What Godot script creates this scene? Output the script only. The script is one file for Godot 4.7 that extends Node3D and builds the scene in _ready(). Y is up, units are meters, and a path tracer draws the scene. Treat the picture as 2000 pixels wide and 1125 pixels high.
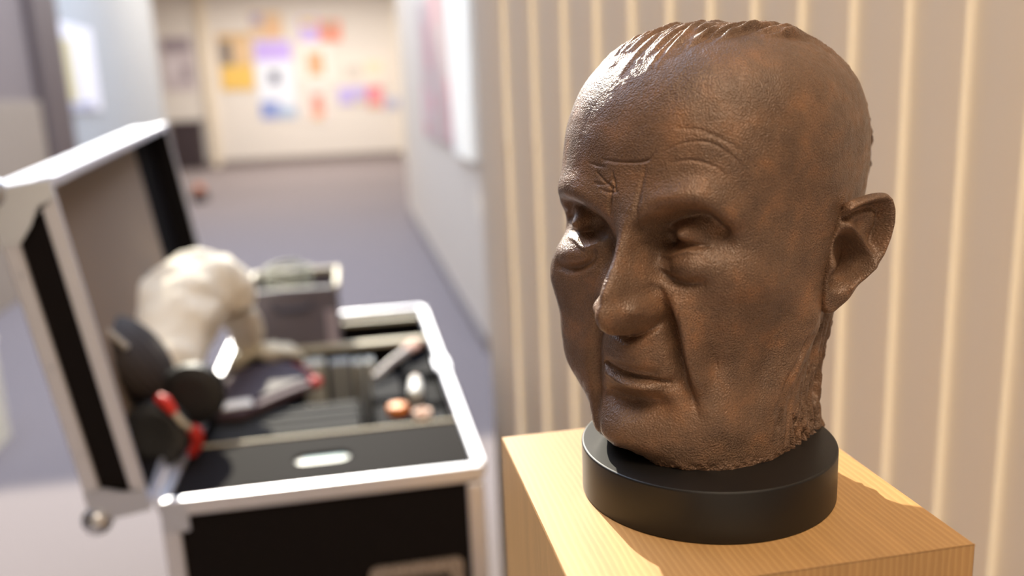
extends Node3D

# A bronze portrait head on a veneered plinth in front of a screen of vertical vanes; an open flight case and a hall with posters behind.
# Metres, y up, floor at y = 0. The corridor runs along -z; plinth, case and walls are square to it.

const PLINTH_TOP := 1.1
const DISC_AT := Vector3(0.1427, 1.1, 0.1427)
const DISC_R := 0.0989
const DISC_H := 0.0397

var used := {}
var rng := RandomNumberGenerator.new()


func _ready():
	rng.seed = 4711
	setup_camera()
	setup_light()
	setup_materials()
	build_room()
	build_screen()
	build_plinth()
	build_bust()
	build_case()
	build_contents()
	build_background()


# ------------------------------------------------------------------ camera, sky, light
func setup_camera():
	var c := Camera3D.new()
	c.name = "camera"
	add_child(c)
	var a := CameraAttributesPhysical.new()
	a.frustum_focal_length = 36.70
	a.exposure_aperture = 2.7
	a.frustum_focus_distance = 0.66
	a.frustum_near = 0.05
	a.frustum_far = 200.0
	c.attributes = a
	c.position = Vector3(-0.11841, 1.41492, 0.76258)
	c.basis = Basis.from_euler(Vector3(-0.2205, -0.1751, -0.0436), EULER_ORDER_YXZ)
	c.current = true


func setup_light():
	var w := WorldEnvironment.new()
	w.name = "environment"
	var e := Environment.new()
	e.background_mode = Environment.BG_SKY
	var sky := Sky.new()
	var sm := ProceduralSkyMaterial.new()
	sm.sky_top_color = Color(0.74, 0.79, 0.88)
	sm.sky_horizon_color = Color(0.86, 0.88, 0.92)
	sm.ground_horizon_color = Color(0.6, 0.58, 0.55)
	sm.ground_bottom_color = Color(0.45, 0.43, 0.40)
	sm.sky_energy_multiplier = 2.3
	sky.sky_material = sm
	e.sky = sky
	e.tonemap_mode = Environment.TONE_MAPPER_LINEAR
	e.tonemap_exposure = 0.97
	e.sdfgi_enabled = true
	e.ssao_enabled = true
	e.ssil_enabled = true
	w.environment = e
	add_child(w)
	var sun := DirectionalLight3D.new()
	sun.name = "sun"
	sun.light_color = Color(1.0, 0.965, 0.88)
	sun.light_energy = 2.7
	sun.light_angular_distance = 0.6
	sun.shadow_enabled = true
	add_child(sun)
	sun.look_at_from_position(Vector3.ZERO, Vector3(0.0080, -0.0397, 0.066), Vector3.UP)
	# ceiling panels of the hall
	ceiling_lamp(Vector3(0.35, 3.88, 1.6), Vector2(1.8, 1.4), 2.9, Color(1.0, 0.90, 0.78), "warm white ceiling panel above the viewer, nearest the plinth")
	ceiling_lamp(Vector3(-0.8, 3.88, -12.2), Vector2(2.6, 3.0), 1.8, Color(1.0, 0.97, 0.95), "square white ceiling panel half way down the hall")
	ceiling_lamp(Vector3(-0.8, 3.88, -17.2), Vector2(4.4, 3.0), 2.2, Color(1.0, 0.97, 0.94), "wide white ceiling panel in front of the poster wall")


func ceiling_lamp(at: Vector3, size: Vector2, energy: float, color: Color, label: String):
	var t := thing("ceiling_lamp", label, "lamp", at, "ceiling light panels")
	var m := flat_mat(Color(0.9, 0.9, 0.9), 0.6)
	m.emission_enabled = true
	m.emission = color
	m.emission_energy_multiplier = 1.5
	box(t, "lamp_panel", Vector3(0, 0.0, 0), Vector3(size.x, 0.03, size.y), 0.004, m)
	var l := AreaLight3D.new()
	l.name = "lamp_light"
	l.area_size = size
	l.area_normalize_energy = false
	l.light_energy = energy
	l.light_color = color
	l.shadow_enabled = true
	l.area_range = 40.0
	add_child(l, true)
	l.position = at + Vector3(0, -0.03, 0)
	l.rotation = Vector3(-PI / 2, 0, 0)


# ------------------------------------------------------------------ helpers
func numbered(called: String) -> String:
	var n: int = used.get(called, 0)
	used[called] = n + 1
	return called if n == 0 else "%s_%03d" % [called, n]


func thing(called: String, label: String, category: String, at := Vector3.ZERO, group := "") -> Node3D:
	var o := Node3D.new()
	o.name = numbered(called)
	add_child(o)
	o.position = at
	tag(o, label, category, group)
	return o


func tag(o: Node, label: String, category: String, group := ""):
	o.set_meta("label", label)
	o.set_meta("category", category)
	if group != "":
		o.set_meta("group", group)


func put(parent: Node, called: String, mesh: Mesh, mat: Material, at := Vector3.ZERO, b := Basis.IDENTITY) -> MeshInstance3D:
	var o := MeshInstance3D.new()
	o.name = numbered(called) if parent == self else called
	o.mesh = mesh
	o.material_override = mat
	o.transform = Transform3D(b, at)
	o.cast_shadow = GeometryInstance3D.SHADOW_CASTING_SETTING_ON
	parent.add_child(o, true)
	return o


func structure(called: String, mesh: Mesh, mat: Material, label: String, at := Vector3.ZERO, b := Basis.IDENTITY) -> MeshInstance3D:
	var o := put(self, called, mesh, mat, at, b)
	o.set_meta("kind", "structure")
	o.set_meta("label", label)
	return o


func box(parent: Node, called: String, at: Vector3, size: Vector3, bevel: float, mat: Material, b := Basis.IDENTITY) -> MeshInstance3D:
	return put(parent, called, box_mesh(size, bevel), mat, at, b)


# a convex polygon, turned to face away from «inside»
func poly(st: SurfaceTool, pts: Array, inside: Vector3, uvs := []):
	var mid := Vector3.ZERO
	for p in pts:
		mid += p
	mid /= pts.size()
	var n := Vector3.ZERO
	for i in pts.size():
		var p: Vector3 = pts[i]
		var q: Vector3 = pts[(i + 1) % pts.size()]
		n += (q - mid).cross(p - mid)
	n = n.normalized()
	var order := range(pts.size())
	if n.dot(mid - inside) < 0.0:
		n = -n
		order.reverse()
	for i in range(1, order.size() - 1):
		for k in [order[0], order[i], order[i + 1]]:
			st.set_normal(n)
			st.set_uv(uvs[k] if uvs.size() else Vector2.ZERO)
			st.add_vertex(pts[k])


func add_box(st: SurfaceTool, at: Vector3, size: Vector3, bevel: float, b := Basis.IDENTITY):
	var h := size / 2
	var e := minf(bevel, minf(h.x, minf(h.y, h.z)) * 0.9)
	var faces := []
	for axis in 3:
		var u := (axis + 1) % 3
		var v := (axis + 2) % 3
		for s in [-1, 1]:
			var q := []
			for c in [[-1, -1], [1, -1], [1, 1], [-1, 1]]:
				var p := Vector3.ZERO
				p[axis] = s * h[axis]
				p[u] = c[0] * (h[u] - e)
				p[v] = c[1] * (h[v] - e)
				q.append(p)
			faces.append(q)
		if e > 0.0:
			for su in [-1, 1]:
				for sv in [-1, 1]:
					var q := []
					for c in [[-1, 0], [1, 0], [1, 1], [-1, 1]]:
						var p := Vector3.ZERO
						p[axis] = c[0] * (h[axis] - e)
						p[u] = su * (h[u] - (e if c[1] == 1 else 0.0))
						p[v] = sv * (h[v] - (0.0 if c[1] == 1 else e))
						q.append(p)
					faces.append(q)
	if e > 0.0:
		for sx in [-1, 1]:
			for sy in [-1, 1]:
				for sz in [-1, 1]:
					faces.append([Vector3(sx * h.x, sy * (h.y - e), sz * (h.z - e)), Vector3(sx * (h.x - e), sy * h.y, sz * (h.z - e)), Vector3(sx * (h.x - e), sy * (h.y - e), sz * h.z)])
	for q in faces:
		poly(st, q.map(func(p): return at + b * p), at)


func box_mesh(size: Vector3, bevel: float) -> Mesh:
	var st := begin()
	add_box(st, Vector3.ZERO, size, bevel)
	return st.commit()


func begin() -> SurfaceTool:
	var st := SurfaceTool.new()
	st.begin(Mesh.PRIMITIVE_TRIANGLES)
	return st


# a grid of points, joined smoothly; closed round the columns if «ring»
func grid_mesh(pts: PackedVector3Array, rows: int, cols: int, ring: bool, inside = null) -> ArrayMesh:
	var nn := PackedVector3Array()
	nn.resize(pts.size())
	var idx := PackedInt32Array()
	var last := cols if ring else cols - 1
	for r in rows - 1:
		for c in last:
			var a := r * cols + c
			var b := r * cols + (c + 1) % cols
			var d := a + cols
			var f := b + cols
			idx.append_array([a, b, d, b, f, d])
			var n1 := (pts[d] - pts[a]).cross(pts[b] - pts[a])
			var n2 := (pts[d] - pts[b]).cross(pts[f] - pts[b])
			nn[a] += n1
			nn[b] += n1 + n2
			nn[d] += n1 + n2
			nn[f] += n2
	var flip := 0.0
	if inside != null:
		for i in range(0, pts.size(), 7):
			flip += nn[i].dot(pts[i] - inside)
	for i in nn.size():
		nn[i] = (-nn[i] if flip < 0.0 else nn[i]).normalized() if nn[i].length_squared() > 0.0 else Vector3.UP
	if flip < 0.0:
		for i in range(0, idx.size(), 3):
			var k := idx[i + 1]
			idx[i + 1] = idx[i + 2]
			idx[i + 2] = k
	var arr := []
	arr.resize(Mesh.ARRAY_MAX)
	arr[Mesh.ARRAY_VERTEX] = pts
	arr[Mesh.ARRAY_NORMAL] = nn
	arr[Mesh.ARRAY_INDEX] = idx
	var m := ArrayMesh.new()
	m.add_surface_from_arrays(Mesh.PRIMITIVE_TRIANGLES, arr)
	return m


# turned about y: profile of Vector2(radius, height) from bottom centre to top centre
func lathe(profile: Array, seg: int) -> Mesh:
	var st := begin()
	for i in profile.size() - 1:
		var p: Vector2 = profile[i]
		var q: Vector2 = profile[i + 1]
		var n := Vector2(q.y - p.y, p.x - q.x).normalized()
		for k in seg:
			var a := TAU * k / seg
			var b := TAU * (k + 1) / seg
			var da := Vector3(cos(a), 0, sin(a))
			var db := Vector3(cos(b), 0, sin(b))
			var v := [da * p.x + Vector3.UP * p.y, db * p.x + Vector3.UP * p.y, db * q.x + Vector3.UP * q.y, da * q.x + Vector3.UP * q.y]
			var w := [da, db, db, da]
			for t in [0, 1, 2, 0, 2, 3]:
				st.set_normal((w[t] * n.x + Vector3.UP * n.y).normalized())
				st.set_uv(Vector2.ZERO)
				st.add_vertex(v[t])
	return st.commit()


# a tube along points with a radius each, flattened by «flat» across
func tube(points: Array, radii: Array, seg: int, sub := 6, flat := 1.0, lump := 0.0) -> ArrayMesh:
	var path := []
	var n := points.size()
	var steps := (n - 1) * sub
	for s in steps + 1:
		var f := float(s) / sub
		var i := mini(int(f), n - 2)
		var t := f - i
		var p: Vector3 = (points[i] as Vector3).cubic_interpolate(points[i + 1], points[maxi(i - 1, 0)], points[mini(i + 2, n - 1)], t)
		path.append([p, lerpf(radii[i], radii[i + 1], smoothstep(0, 1, t))])
	var noise := FastNoiseLite.new()
	noise.seed = 3
	noise.frequency = 9.0
	var pts := PackedVector3Array()
	var side := Vector3.ZERO
	for s in path.size():
		var d: Vector3 = (path[mini(s + 1, path.size() - 1)][0] - path[maxi(s - 1, 0)][0]).normalized()
		if side == Vector3.ZERO:
			side = d.cross(Vector3.UP if absf(d.y) < 0.9 else Vector3.RIGHT).normalized()
		side = (side - d * side.dot(d)).normalized()
		var up := side.cross(d)
		for k in seg:
			var a := TAU * k / seg
			var r: float = path[s][1]
			var o: Vector3 = side * cos(a) * r + up * sin(a) * r * flat
			if lump > 0.0:
				o *= 1.0 + lump * noise.get_noise_3dv((path[s][0] + o) * 1.3)
			pts.append(path[s][0] + o)
	return grid_mesh(pts, path.size(), seg, true, path[path.size() / 2][0])


func rounded_rect(w: float, h: float, r: float, n := 8) -> PackedVector2Array:
	var out := PackedVector2Array()
	for c in [[1, 1, 0], [-1, 1, 1], [-1, -1, 2], [1, -1, 3]]:
		for k in n + 1:
			var a: float = (c[2] + float(k) / n) * PI / 2
			out.append(Vector2(c[0] * (w / 2 - r) + cos(a) * r, c[1] * (h / 2 - r) + sin(a) * r))
	return out


# outline in x, y pulled out along z from 0 to depth
func slab(outline: PackedVector2Array, depth: float) -> Mesh:
	var st := begin()
	var mid := Vector3(0, 0, depth / 2)
	var front := []
	var back := []
	for p in outline:
		front.append(Vector3(p.x, p.y, depth))
		back.append(Vector3(p.x, p.y, 0))
	poly(st, front, mid)
	poly(st, back, mid)
	for i in outline.size():
		var j := (i + 1) % outline.size()
		poly(st, [back[i], back[j], front[j], front[i]], mid)
	return st.commit()


# ------------------------------------------------------------------ materials
var M := {}


func flat_mat(c: Color, rough := 0.6, metal := 0.0) -> StandardMaterial3D:
	var m := StandardMaterial3D.new()
	m.albedo_color = c
	m.roughness = rough
	m.metallic = metal
	return m


func noise_tex(freq: float, colors: Array, stops: Array, seed_: int, size := 512, type := FastNoiseLite.TYPE_SIMPLEX_SMOOTH, octaves := 4, normal := false) -> NoiseTexture2D:
	var n := FastNoiseLite.new()
	n.noise_type = type
	n.seed = seed_
	n.frequency = freq
	n.fractal_octaves = octaves
	var t := NoiseTexture2D.new()
	t.width = size
	t.height = size
	t.seamless = true
	t.noise = n
	if normal:
		t.as_normal_map = true
		t.bump_strength = 4.0
	elif colors.size():
		var g := Gradient.new()
		g.colors = PackedColorArray(colors)
		g.offsets = PackedFloat32Array(stops)
		t.color_ramp = g
	return t


func wood_tex(seed_: int, tint: Color) -> ImageTexture:
	var n := FastNoiseLite.new()
	n.seed = seed_
	n.frequency = 0.02
	var fine := FastNoiseLite.new()
	fine.seed = seed_ + 5
	fine.frequency = 0.22
	var im := Image.create(512, 512, false, Image.FORMAT_RGB8)
	for y in 512:
		for x in 512:
			# grain runs along v (the image's y)
			var wob := 7.0 * n.get_noise_2d(x * 0.35, y * 0.10) + 1.2 * n.get_noise_2d(x * 0.9 + 400.0, y * 0.5)
			var ring := fposmod((x + wob) * 56.0 / 512.0, 1.0)
			var line := smoothstep(0.0, 0.55, ring) * (1.0 - smoothstep(0.82, 1.0, ring))
			var broad := n.get_noise_2d(x * 0.9 + 90.0, y * 0.05 + 900.0)
			var pore := fine.get_noise_2d(x * 2.6, y * 0.12)
			var v := 1.0 - 0.055 * line - 0.05 * maxf(0.0, pore) + 0.06 * broad
			im.set_pixel(x, y, Color(tint.r * v, tint.g * (v - 0.02 * line), tint.b * (v - 0.05 * line)))
	return ImageTexture.create_from_image(im)


func setup_materials():
	# bronze, brown waxed patina with lighter worn patches
	var br := StandardMaterial3D.new()
	br.albedo_texture = noise_tex(0.006, [Color(0.43, 0.345, 0.285), Color(0.51, 0.405, 0.325), Color(0.55, 0.43, 0.34), Color(0.68, 0.50, 0.36)], [0.0, 0.45, 0.62, 1.0], 21, 1024, FastNoiseLite.TYPE_SIMPLEX_SMOOTH, 7)
	br.uv1_triplanar = true
	br.uv1_scale = Vector3(5, 5, 5)
	br.detail_enabled = true
	br.detail_blend_mode = BaseMaterial3D.BLEND_MODE_MUL
	br.detail_uv_layer = BaseMaterial3D.DETAIL_UV_2
	br.detail_albedo = noise_tex(0.10, [Color(0.66, 0.62, 0.60), Color(0.92, 0.91, 0.90), Color(1.0, 1.0, 1.0)], [0.15, 0.5, 0.85], 44, 1024, FastNoiseLite.TYPE_SIMPLEX_SMOOTH, 4)
	br.uv2_triplanar = true
	br.uv2_scale = Vector3(6, 6, 6)
	br.metallic = 0.12
	br.metallic_specular = 0.5
	br.roughness = 0.46
	br.roughness_texture = noise_tex(0.05, [Color(0.62, 0.62, 0.62), Color(1, 1, 1)], [0.25, 0.75], 33, 512)
	br.roughness = 0.52
	br.heightmap_enabled = true
	br.heightmap_texture = noise_tex(0.11, [], [], 5, 1024, FastNoiseLite.TYPE_SIMPLEX_SMOOTH, 4)
	br.heightmap_scale = 0.085
	M.bronze = br
	var blk := flat_mat(Color(0.085, 0.08, 0.078), 0.42)
	blk.metallic_specular = 0.5
	M.disc = blk
	var wd := StandardMaterial3D.new()
	wd.albedo_texture = wood_tex(3, Color(0.80, 0.635, 0.425))
	wd.roughness = 0.5
	M.wood = wd
	M.alu = flat_mat(Color(0.80, 0.81, 0.85), 0.42, 0.7)
	M.zinc = flat_mat(Color(0.74, 0.76, 0.80), 0.30, 0.9)
	M.laminate = flat_mat(Color(0.10, 0.09, 0.095), 0.75)
	M.laminate.metallic_specular = 0.15
	M.inner = flat_mat(Color(0.07, 0.062, 0.068), 0.85)
	M.inner.metallic_specular = 0.15
	M.foam = flat_mat(Color(0.52, 0.46, 0.41), 0.95)
	M.edge = flat_mat(Color(0.74, 0.70, 0.60), 0.6)
	var cloth := flat_mat(Color(0.90, 0.86, 0.78), 0.9)
	cloth.rim_enabled = true
	cloth.rim = 0.3
	M.cloth = cloth
	var carpet := StandardMaterial3D.new()
	carpet.albedo_texture = noise_tex(0.12, [Color(0.44, 0.40, 0.40), Color(0.50, 0.46, 0.455), Color(0.55, 0.51, 0.50)], [0.0, 0.5, 1.0], 9)
	carpet.uv1_triplanar = true
	carpet.uv1_world_triplanar = true
	carpet.uv1_scale = Vector3(1.5, 1.5, 1.5)
	carpet.roughness = 0.95
	M.carpet = carpet
	M.wall = flat_mat(Color(0.88, 0.83, 0.76), 0.8)
	M.ceiling = flat_mat(Color(0.90, 0.89, 0.87), 0.9)
	var vane := flat_mat(Color(0.94, 0.90, 0.84), 0.75)
	vane.backlight_enabled = true
	vane.backlight = Color(0.50, 0.45, 0.37)
	M.vane = vane


# ------------------------------------------------------------------ the room
func build_room():
	structure("floor", box_mesh(Vector3(12, 0.1, 26), 0.0), M.carpet, "grey mauve carpet floor of the hall", Vector3(-1.0, -0.05, -8.4))
	var top := flat_mat(Color(0.90, 0.89, 0.87), 0.9)
	# ceiling round a large roof light
	var st := begin()
	add_box(st, Vector3(-1.0, 4.0, -15.25), Vector3(12, 0.2, 11.5), 0.0)
	add_box(st, Vector3(-1.0, 4.0, 1.75), Vector3(12, 0.2, 5.5), 0.0)
	add_box(st, Vector3(-4.8, 4.0, -5.25), Vector3(4.2, 0.2, 8.5), 0.0)
	add_box(st, Vector3(3.15, 4.0, -5.25), Vector3(3.7, 0.2, 8.5), 0.0)
	structure("ceiling", st.commit(), top, "pale ceiling with a roof light over the corridor")
	structure("wall_far", box_mesh(Vector3(12, 4.0, 0.2), 0.0), flat_mat(Color(0.91, 0.88, 0.84), 0.8), "cream far wall hung with posters", Vector3(-1.0, 2.0, -20.6))
	structure("wall_back", box_mesh(Vector3(12, 4.0, 0.2), 0.0), M.wall, "cream wall behind the viewer", Vector3(-1.0, 2.0, 4.4))
	structure("wall_outer", box_mesh(Vector3(0.2, 4.0, 25.2), 0.0), M.wall, "cream outer wall behind the vane screen", Vector3(4.9, 2.0, -8.1))
	structure("wall_side", box_mesh(Vector3(0.2, 4.0, 25.2), 0.0), M.wall, "cream outer wall of the hall", Vector3(-6.9, 2.0, -8.1))
	structure("wall_right", box_mesh(Vector3(0.12, 3.9, 6.1), 0.01), M.wall, "cream corridor wall with a pink panel", Vector3(0.62, 1.95, -6.95))
	structure("trim_1", box_mesh(Vector3(0.02, 0.09, 6.1), 0.004), flat_mat(Color(0.58, 0.54, 0.52), 0.7), "grey skirting at the foot of the corridor wall", Vector3(0.553, 0.045, -6.95))
	# left side of the corridor: plain panels, a dark post, a corrugated wall
	structure("wall_left", box_mesh(Vector3(0.12, 3.9, 5.3), 0.01), flat_mat(Color(0.52, 0.47, 0.45), 0.8), "taupe grey wall at the left of the corridor", Vector3(-2.79, 1.95, -5.0))
	structure("trim_2", box_mesh(Vector3(0.05, 1.5, 5.2), 0.008), flat_mat(Color(0.62, 0.56, 0.49), 0.8), "beige panelling on the lower part of the taupe wall", Vector3(-2.71, 0.75, -5.0))
	structure("trim_3", box_mesh(Vector3(0.22, 3.9, 0.72), 0.02), flat_mat(Color(0.36, 0.31, 0.30), 0.6), "dark taupe post between the taupe wall and the corrugated wall", Vector3(-2.76, 1.95, -8.0))
	var ribbed := structure("wall_corrugated", box_mesh(Vector3(0.06, 3.9, 4.9), 0.0), flat_mat(Color(0.70, 0.70, 0.69), 0.6), "pale grey wall of vertical ribs", Vector3(-2.81, 1.95, -10.78))
	var rib := box_mesh(Vector3(0.10, 3.9, 0.085), 0.02)
	for k in 37:
		put(ribbed, "rib", rib, flat_mat(Color(0.74, 0.75, 0.75), 0.6), Vector3(0.03, 0, 2.36 - 0.131 * k))
	structure("baseboard_far", box_mesh(Vector3(11.8, 0.14, 0.03), 0.005), flat_mat(Color(0.55, 0.50, 0.48), 0.7), "grey skirting of the far wall", Vector3(-1.0, 0.07, -20.48))


# ------------------------------------------------------------------ the screen of vertical vanes
func build_screen():
	var screen := Node3D.new()
	screen.name = "wall_screen"
	screen.set_meta("kind", "structure")
	screen.set_meta("label", "screen of tall cream vertical vanes behind the bronze head")
	add_child(screen)
	var along := Vector3(-0.5735, 0, -0.8192)   # away from the viewer
	var out := Vector3(-0.8192, 0, 0.5735)      # towards the viewer
	var origin := Vector3(-0.11841 + 1.78, 0, 0.76258)
	var section := [Vector2(0.050, 0.010), Vector2(0.018, 0.0035), Vector2(-0.018, -0.0035), Vector2(-0.050, -0.0105)]
	var mesh := vane_mesh()
	for k in range(0, 24):
		var f := 2.066 - 0.07293 * k
		var p := origin + along * (f * 1.2207)
		var b := Basis(along, Vector3.UP, out).rotated(Vector3.UP, deg_to_rad(VANE_TURN))
		put(screen, "slat", mesh, M.vane, p, b)
	box(screen, "head_rail", origin + along * 1.6 + Vector3(0, 3.1, 0), Vector3(2.6, 0.06, 0.05), 0.005, M.alu, Basis(along, Vector3.UP, out))


const VANE_TURN := -11.5


func vane_mesh() -> Mesh:
	# a gently bowed strip 100 mm wide, x along the wall, z towards the room
	var st := begin()
	var n := 8
	var w := 0.106
	var front := []
	for i in n + 1:
		var u := float(i) / n * 2.0 - 1.0
		front.append(Vector2(u * w / 2, 0.004 * (1.0 - u * u)))
	for i in n:
		var a: Vector2 = front[i]
		var b: Vector2 = front[i + 1]
		var t := 0.0012
		poly(st, [Vector3(a.x, 0.02, a.y), Vector3(b.x, 0.02, b.y), Vector3(b.x, 3.08, b.y), Vector3(a.x, 3.08, a.y)], Vector3(0, 1.5, -1))
		poly(st, [Vector3(a.x, 0.02, a.y - t), Vector3(b.x, 0.02, b.y - t), Vector3(b.x, 3.08, b.y - t), Vector3(a.x, 3.08, a.y - t)], Vector3(0, 1.5, 1))
	for s in [0, n]:
		var p: Vector2 = front[s]
		poly(st, [Vector3(p.x, 0.02, p.y), Vector3(p.x, 3.08, p.y), Vector3(p.x, 3.08, p.y - 0.0012), Vector3(p.x, 0.02, p.y - 0.0012)], Vector3(0, 1.5, 0))
	return st.commit()


# ------------------------------------------------------------------ plinth and bust
func wood_panel(parent: Node, called: String, corners: Array, back: Vector3, uv_size: Vector2, uv_at: Vector2):
	# a veneered face with a small chamfered thickness behind it: corners in order, grain along corner 0 -> 3
	var st := begin()
	var uv := [uv_at, uv_at + Vector2(uv_size.x, 0), uv_at + uv_size, uv_at + Vector2(0, uv_size.y)]
	var mid := (corners[0] + corners[2]) / 2 as Vector3
	var inner := []
	var e := 0.0009
	for c in corners:
		var to_mid: Vector3 = mid - c
		var du := (corners[1] - corners[0] as Vector3).normalized()
		var dv := (corners[3] - corners[0] as Vector3).normalized()
		inner.append(c + du * e * signf(to_mid.dot(du)) + dv * e * signf(to_mid.dot(dv)))
	poly(st, inner, mid + back, uv)
	for i in 4:
		var j := (i + 1) % 4
		var n := back.normalized()
		poly(st, [inner[i], inner[j], corners[j] + n * e, corners[i] + n * e], mid + back, [uv[i], uv[j], uv[j], uv[i]])
		poly(st, [corners[i] + n * e, corners[j] + n * e, mitre(corners, j, back), mitre(corners, i, back)], mid + back * 0.5, [uv[i], uv[j], uv[j], uv[i]])
	poly(st, range(4).map(func(i): return mitre(corners, i, back)), mid, uv)
	put(parent, called, st.commit(), M.wood)


func mitre(corners: Array, i: int, back: Vector3) -> Vector3:
	var mid: Vector3 = (corners[0] + corners[2]) / 2
	var d: Vector3 = mid - corners[i]
	var du: Vector3 = (corners[1] - corners[0]).normalized()
	var dv: Vector3 = (corners[3] - corners[0]).normalized()
	return corners[i] + back + (du * signf(d.dot(du)) + dv * signf(d.dot(dv))) * back.length()


func build_plinth():
	var t := thing("plinth", "square light wooden plinth with fine straight grain carrying the bronze head", "plinth")
	var s := 0.28
	var h := PLINTH_TOP
	wood_panel(t, "top_panel", [Vector3(0, h, 0), Vector3(s, h, 0), Vector3(s, h, s), Vector3(0, h, s)], Vector3(0, -0.018, 0), Vector2(1, 1), Vector2.ZERO)
	var b := h
	var i := 0.018
	wood_panel(t, "side_panel", [Vector3(0, 0, s), Vector3(s, 0, s), Vector3(s, b, s), Vector3(0, b, s)], Vector3(0, 0, -i), Vector2(1, 3.9), Vector2(0.3, 0.2))
	wood_panel(t, "side_panel", [Vector3(0, 0, 0), Vector3(0, 0, s), Vector3(0, b, s), Vector3(0, b, 0)], Vector3(i, 0, 0), Vector2(1, 3.9), Vector2(0.7, 0.1))
	wood_panel(t, "side_panel", [Vector3(s, 0, 0), Vector3(0, 0, 0), Vector3(0, b, 0), Vector3(s, b, 0)], Vector3(0, 0, i), Vector2(1, 3.9), Vector2(0.1, 0.5))
	wood_panel(t, "side_panel", [Vector3(s, 0, s), Vector3(s, 0, 0), Vector3(s, b, 0), Vector3(s, b, s)], Vector3(-i, 0, 0), Vector2(1, 3.9), Vector2(0.5, 0.4))


func build_bust():
	var t := thing("portrait_bust", "life-like brown bronze head of an old man on a round black base", "sculpture", DISC_AT)
	var e := 0.0016
	var prof := [Vector2(0, 0), Vector2(DISC_R - 0.001, 0), Vector2(DISC_R, 0.001)]
	prof.append(Vector2(DISC_R, DISC_H - e))
	for k in range(1, 5):
		var a := k * PI / 8
		prof.append(Vector2(DISC_R - e + e * cos(a), DISC_H - e + e * sin(a)))
	prof.append(Vector2(0, DISC_H))
	var d := put(t, "base_disc", lathe(prof, 160), M.disc)
	d.set_meta("label", "satin black round base")
	var head := put(t, "head", head_mesh(), M.bronze)
	head.set_meta("label", "brown patinated bronze head with lined face")


# ------------------------------------------------------------------ the head, worked like clay: a turned form, then strokes of a finger and a tool
# head axes, in life-size metres: x to the head's left, y up from the ear hole, z to the front
const HEAD_SCALE := 1.35
const HEAD_TURN := Vector3(-0.0233, -0.83, 0.0)
const HEAD_AT := Vector3(0.1712, 1.2794, 0.0779)
const ROWS := 600
const COLS := 900
const CELL := 0.003
const CELLS := 110

var hv := PackedVector3Array()
var hb := PackedVector3Array()
var hn := PackedVector3Array()
var acc := PackedFloat32Array()
var hash := {}


func profile_at(s: float) -> Array:
	var i := mini(int(s), PROFILE.size() - 2)
	var t := s - i
	var a: Array = PROFILE[maxi(i - 1, 0)]
	var b: Array = PROFILE[i]
	var c: Array = PROFILE[i + 1]
	var d: Array = PROFILE[mini(i + 2, PROFILE.size() - 1)]
	var out := []
	for k in b.size():
		out.append(cubic_interpolate(b[k], c[k], a[k], d[k], t))
	return out


func head_base():
	hv.resize(ROWS * COLS)
	for r in ROWS:
		var k := profile_at(float(r) / (ROWS - 1) * (PROFILE.size() - 1))
		for c in COLS:
			var a := TAU * c / COLS
			a -= 0.45 * sin(a)
			var sn := sin(a)
			var cs := cos(a)
			var p: float = k[4] if cs > 0.0 else 2.2
			var q := pow(pow(absf(sn), p) + pow(absf(cs), p), -1.0 / p)
			hv[r * COLS + c] = Vector3(k[1] * q * sn, k[0], k[5] + (k[2] - k[5] if cs > 0.0 else k[5] - k[3]) * q * cs)


# before each round of strokes: where everything is, which way it faces, and what lies in which cell
func begin_round():
	hb = hv.duplicate()
	hn.resize(ROWS * COLS)
	for r in ROWS:
		var up := maxi(r - 1, 0) * COLS
		var dn := mini(r + 1, ROWS - 1) * COLS
		for c in COLS:
			var u := hb[r * COLS + (c + 1) % COLS] - hb[r * COLS + (c + COLS - 1) % COLS]
			var v := hb[dn + c] - hb[up + c]
			hn[r * COLS + c] = v.cross(u).normalized()
	acc.resize(ROWS * COLS)
	hash.clear()


func flat_point(p: Vector3, kind: String) -> Vector2:
	return Vector2(p.x, p.y) if kind == "f" else Vector2(p.z, p.y) if kind == "p" else Vector2(p.x, p.z)


func cells_of(kind: String) -> Array:
	if hash.has(kind):
		return hash[kind]
	var count := PackedInt32Array()
	count.resize(CELLS * CELLS + 1)
	var where := PackedInt32Array()
	where.resize(hb.size())
	for i in hb.size():
		var p := hb[i]
		var inside: bool = p.z > 0.0 if kind == "f" else p.x > 0.0 if kind == "p" else p.y > 0.05
		where[i] = -1
		if inside:
			var q := flat_point(p, kind)
			var cell := clampi(int((q.x + 0.165) / CELL), 0, CELLS - 1) * CELLS + clampi(int((q.y + 0.165) / CELL), 0, CELLS - 1)
			where[i] = cell
			count[cell + 1] += 1
	for c in CELLS * CELLS:
		count[c + 1] += count[c]
	var fill := count.duplicate()
	var items := PackedInt32Array()
	items.resize(count[CELLS * CELLS])
	for i in hb.size():
		if where[i] >= 0:
			items[fill[where[i]]] = i
			fill[where[i]] += 1
	hash[kind] = [count, items]
	return hash[kind]


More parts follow.
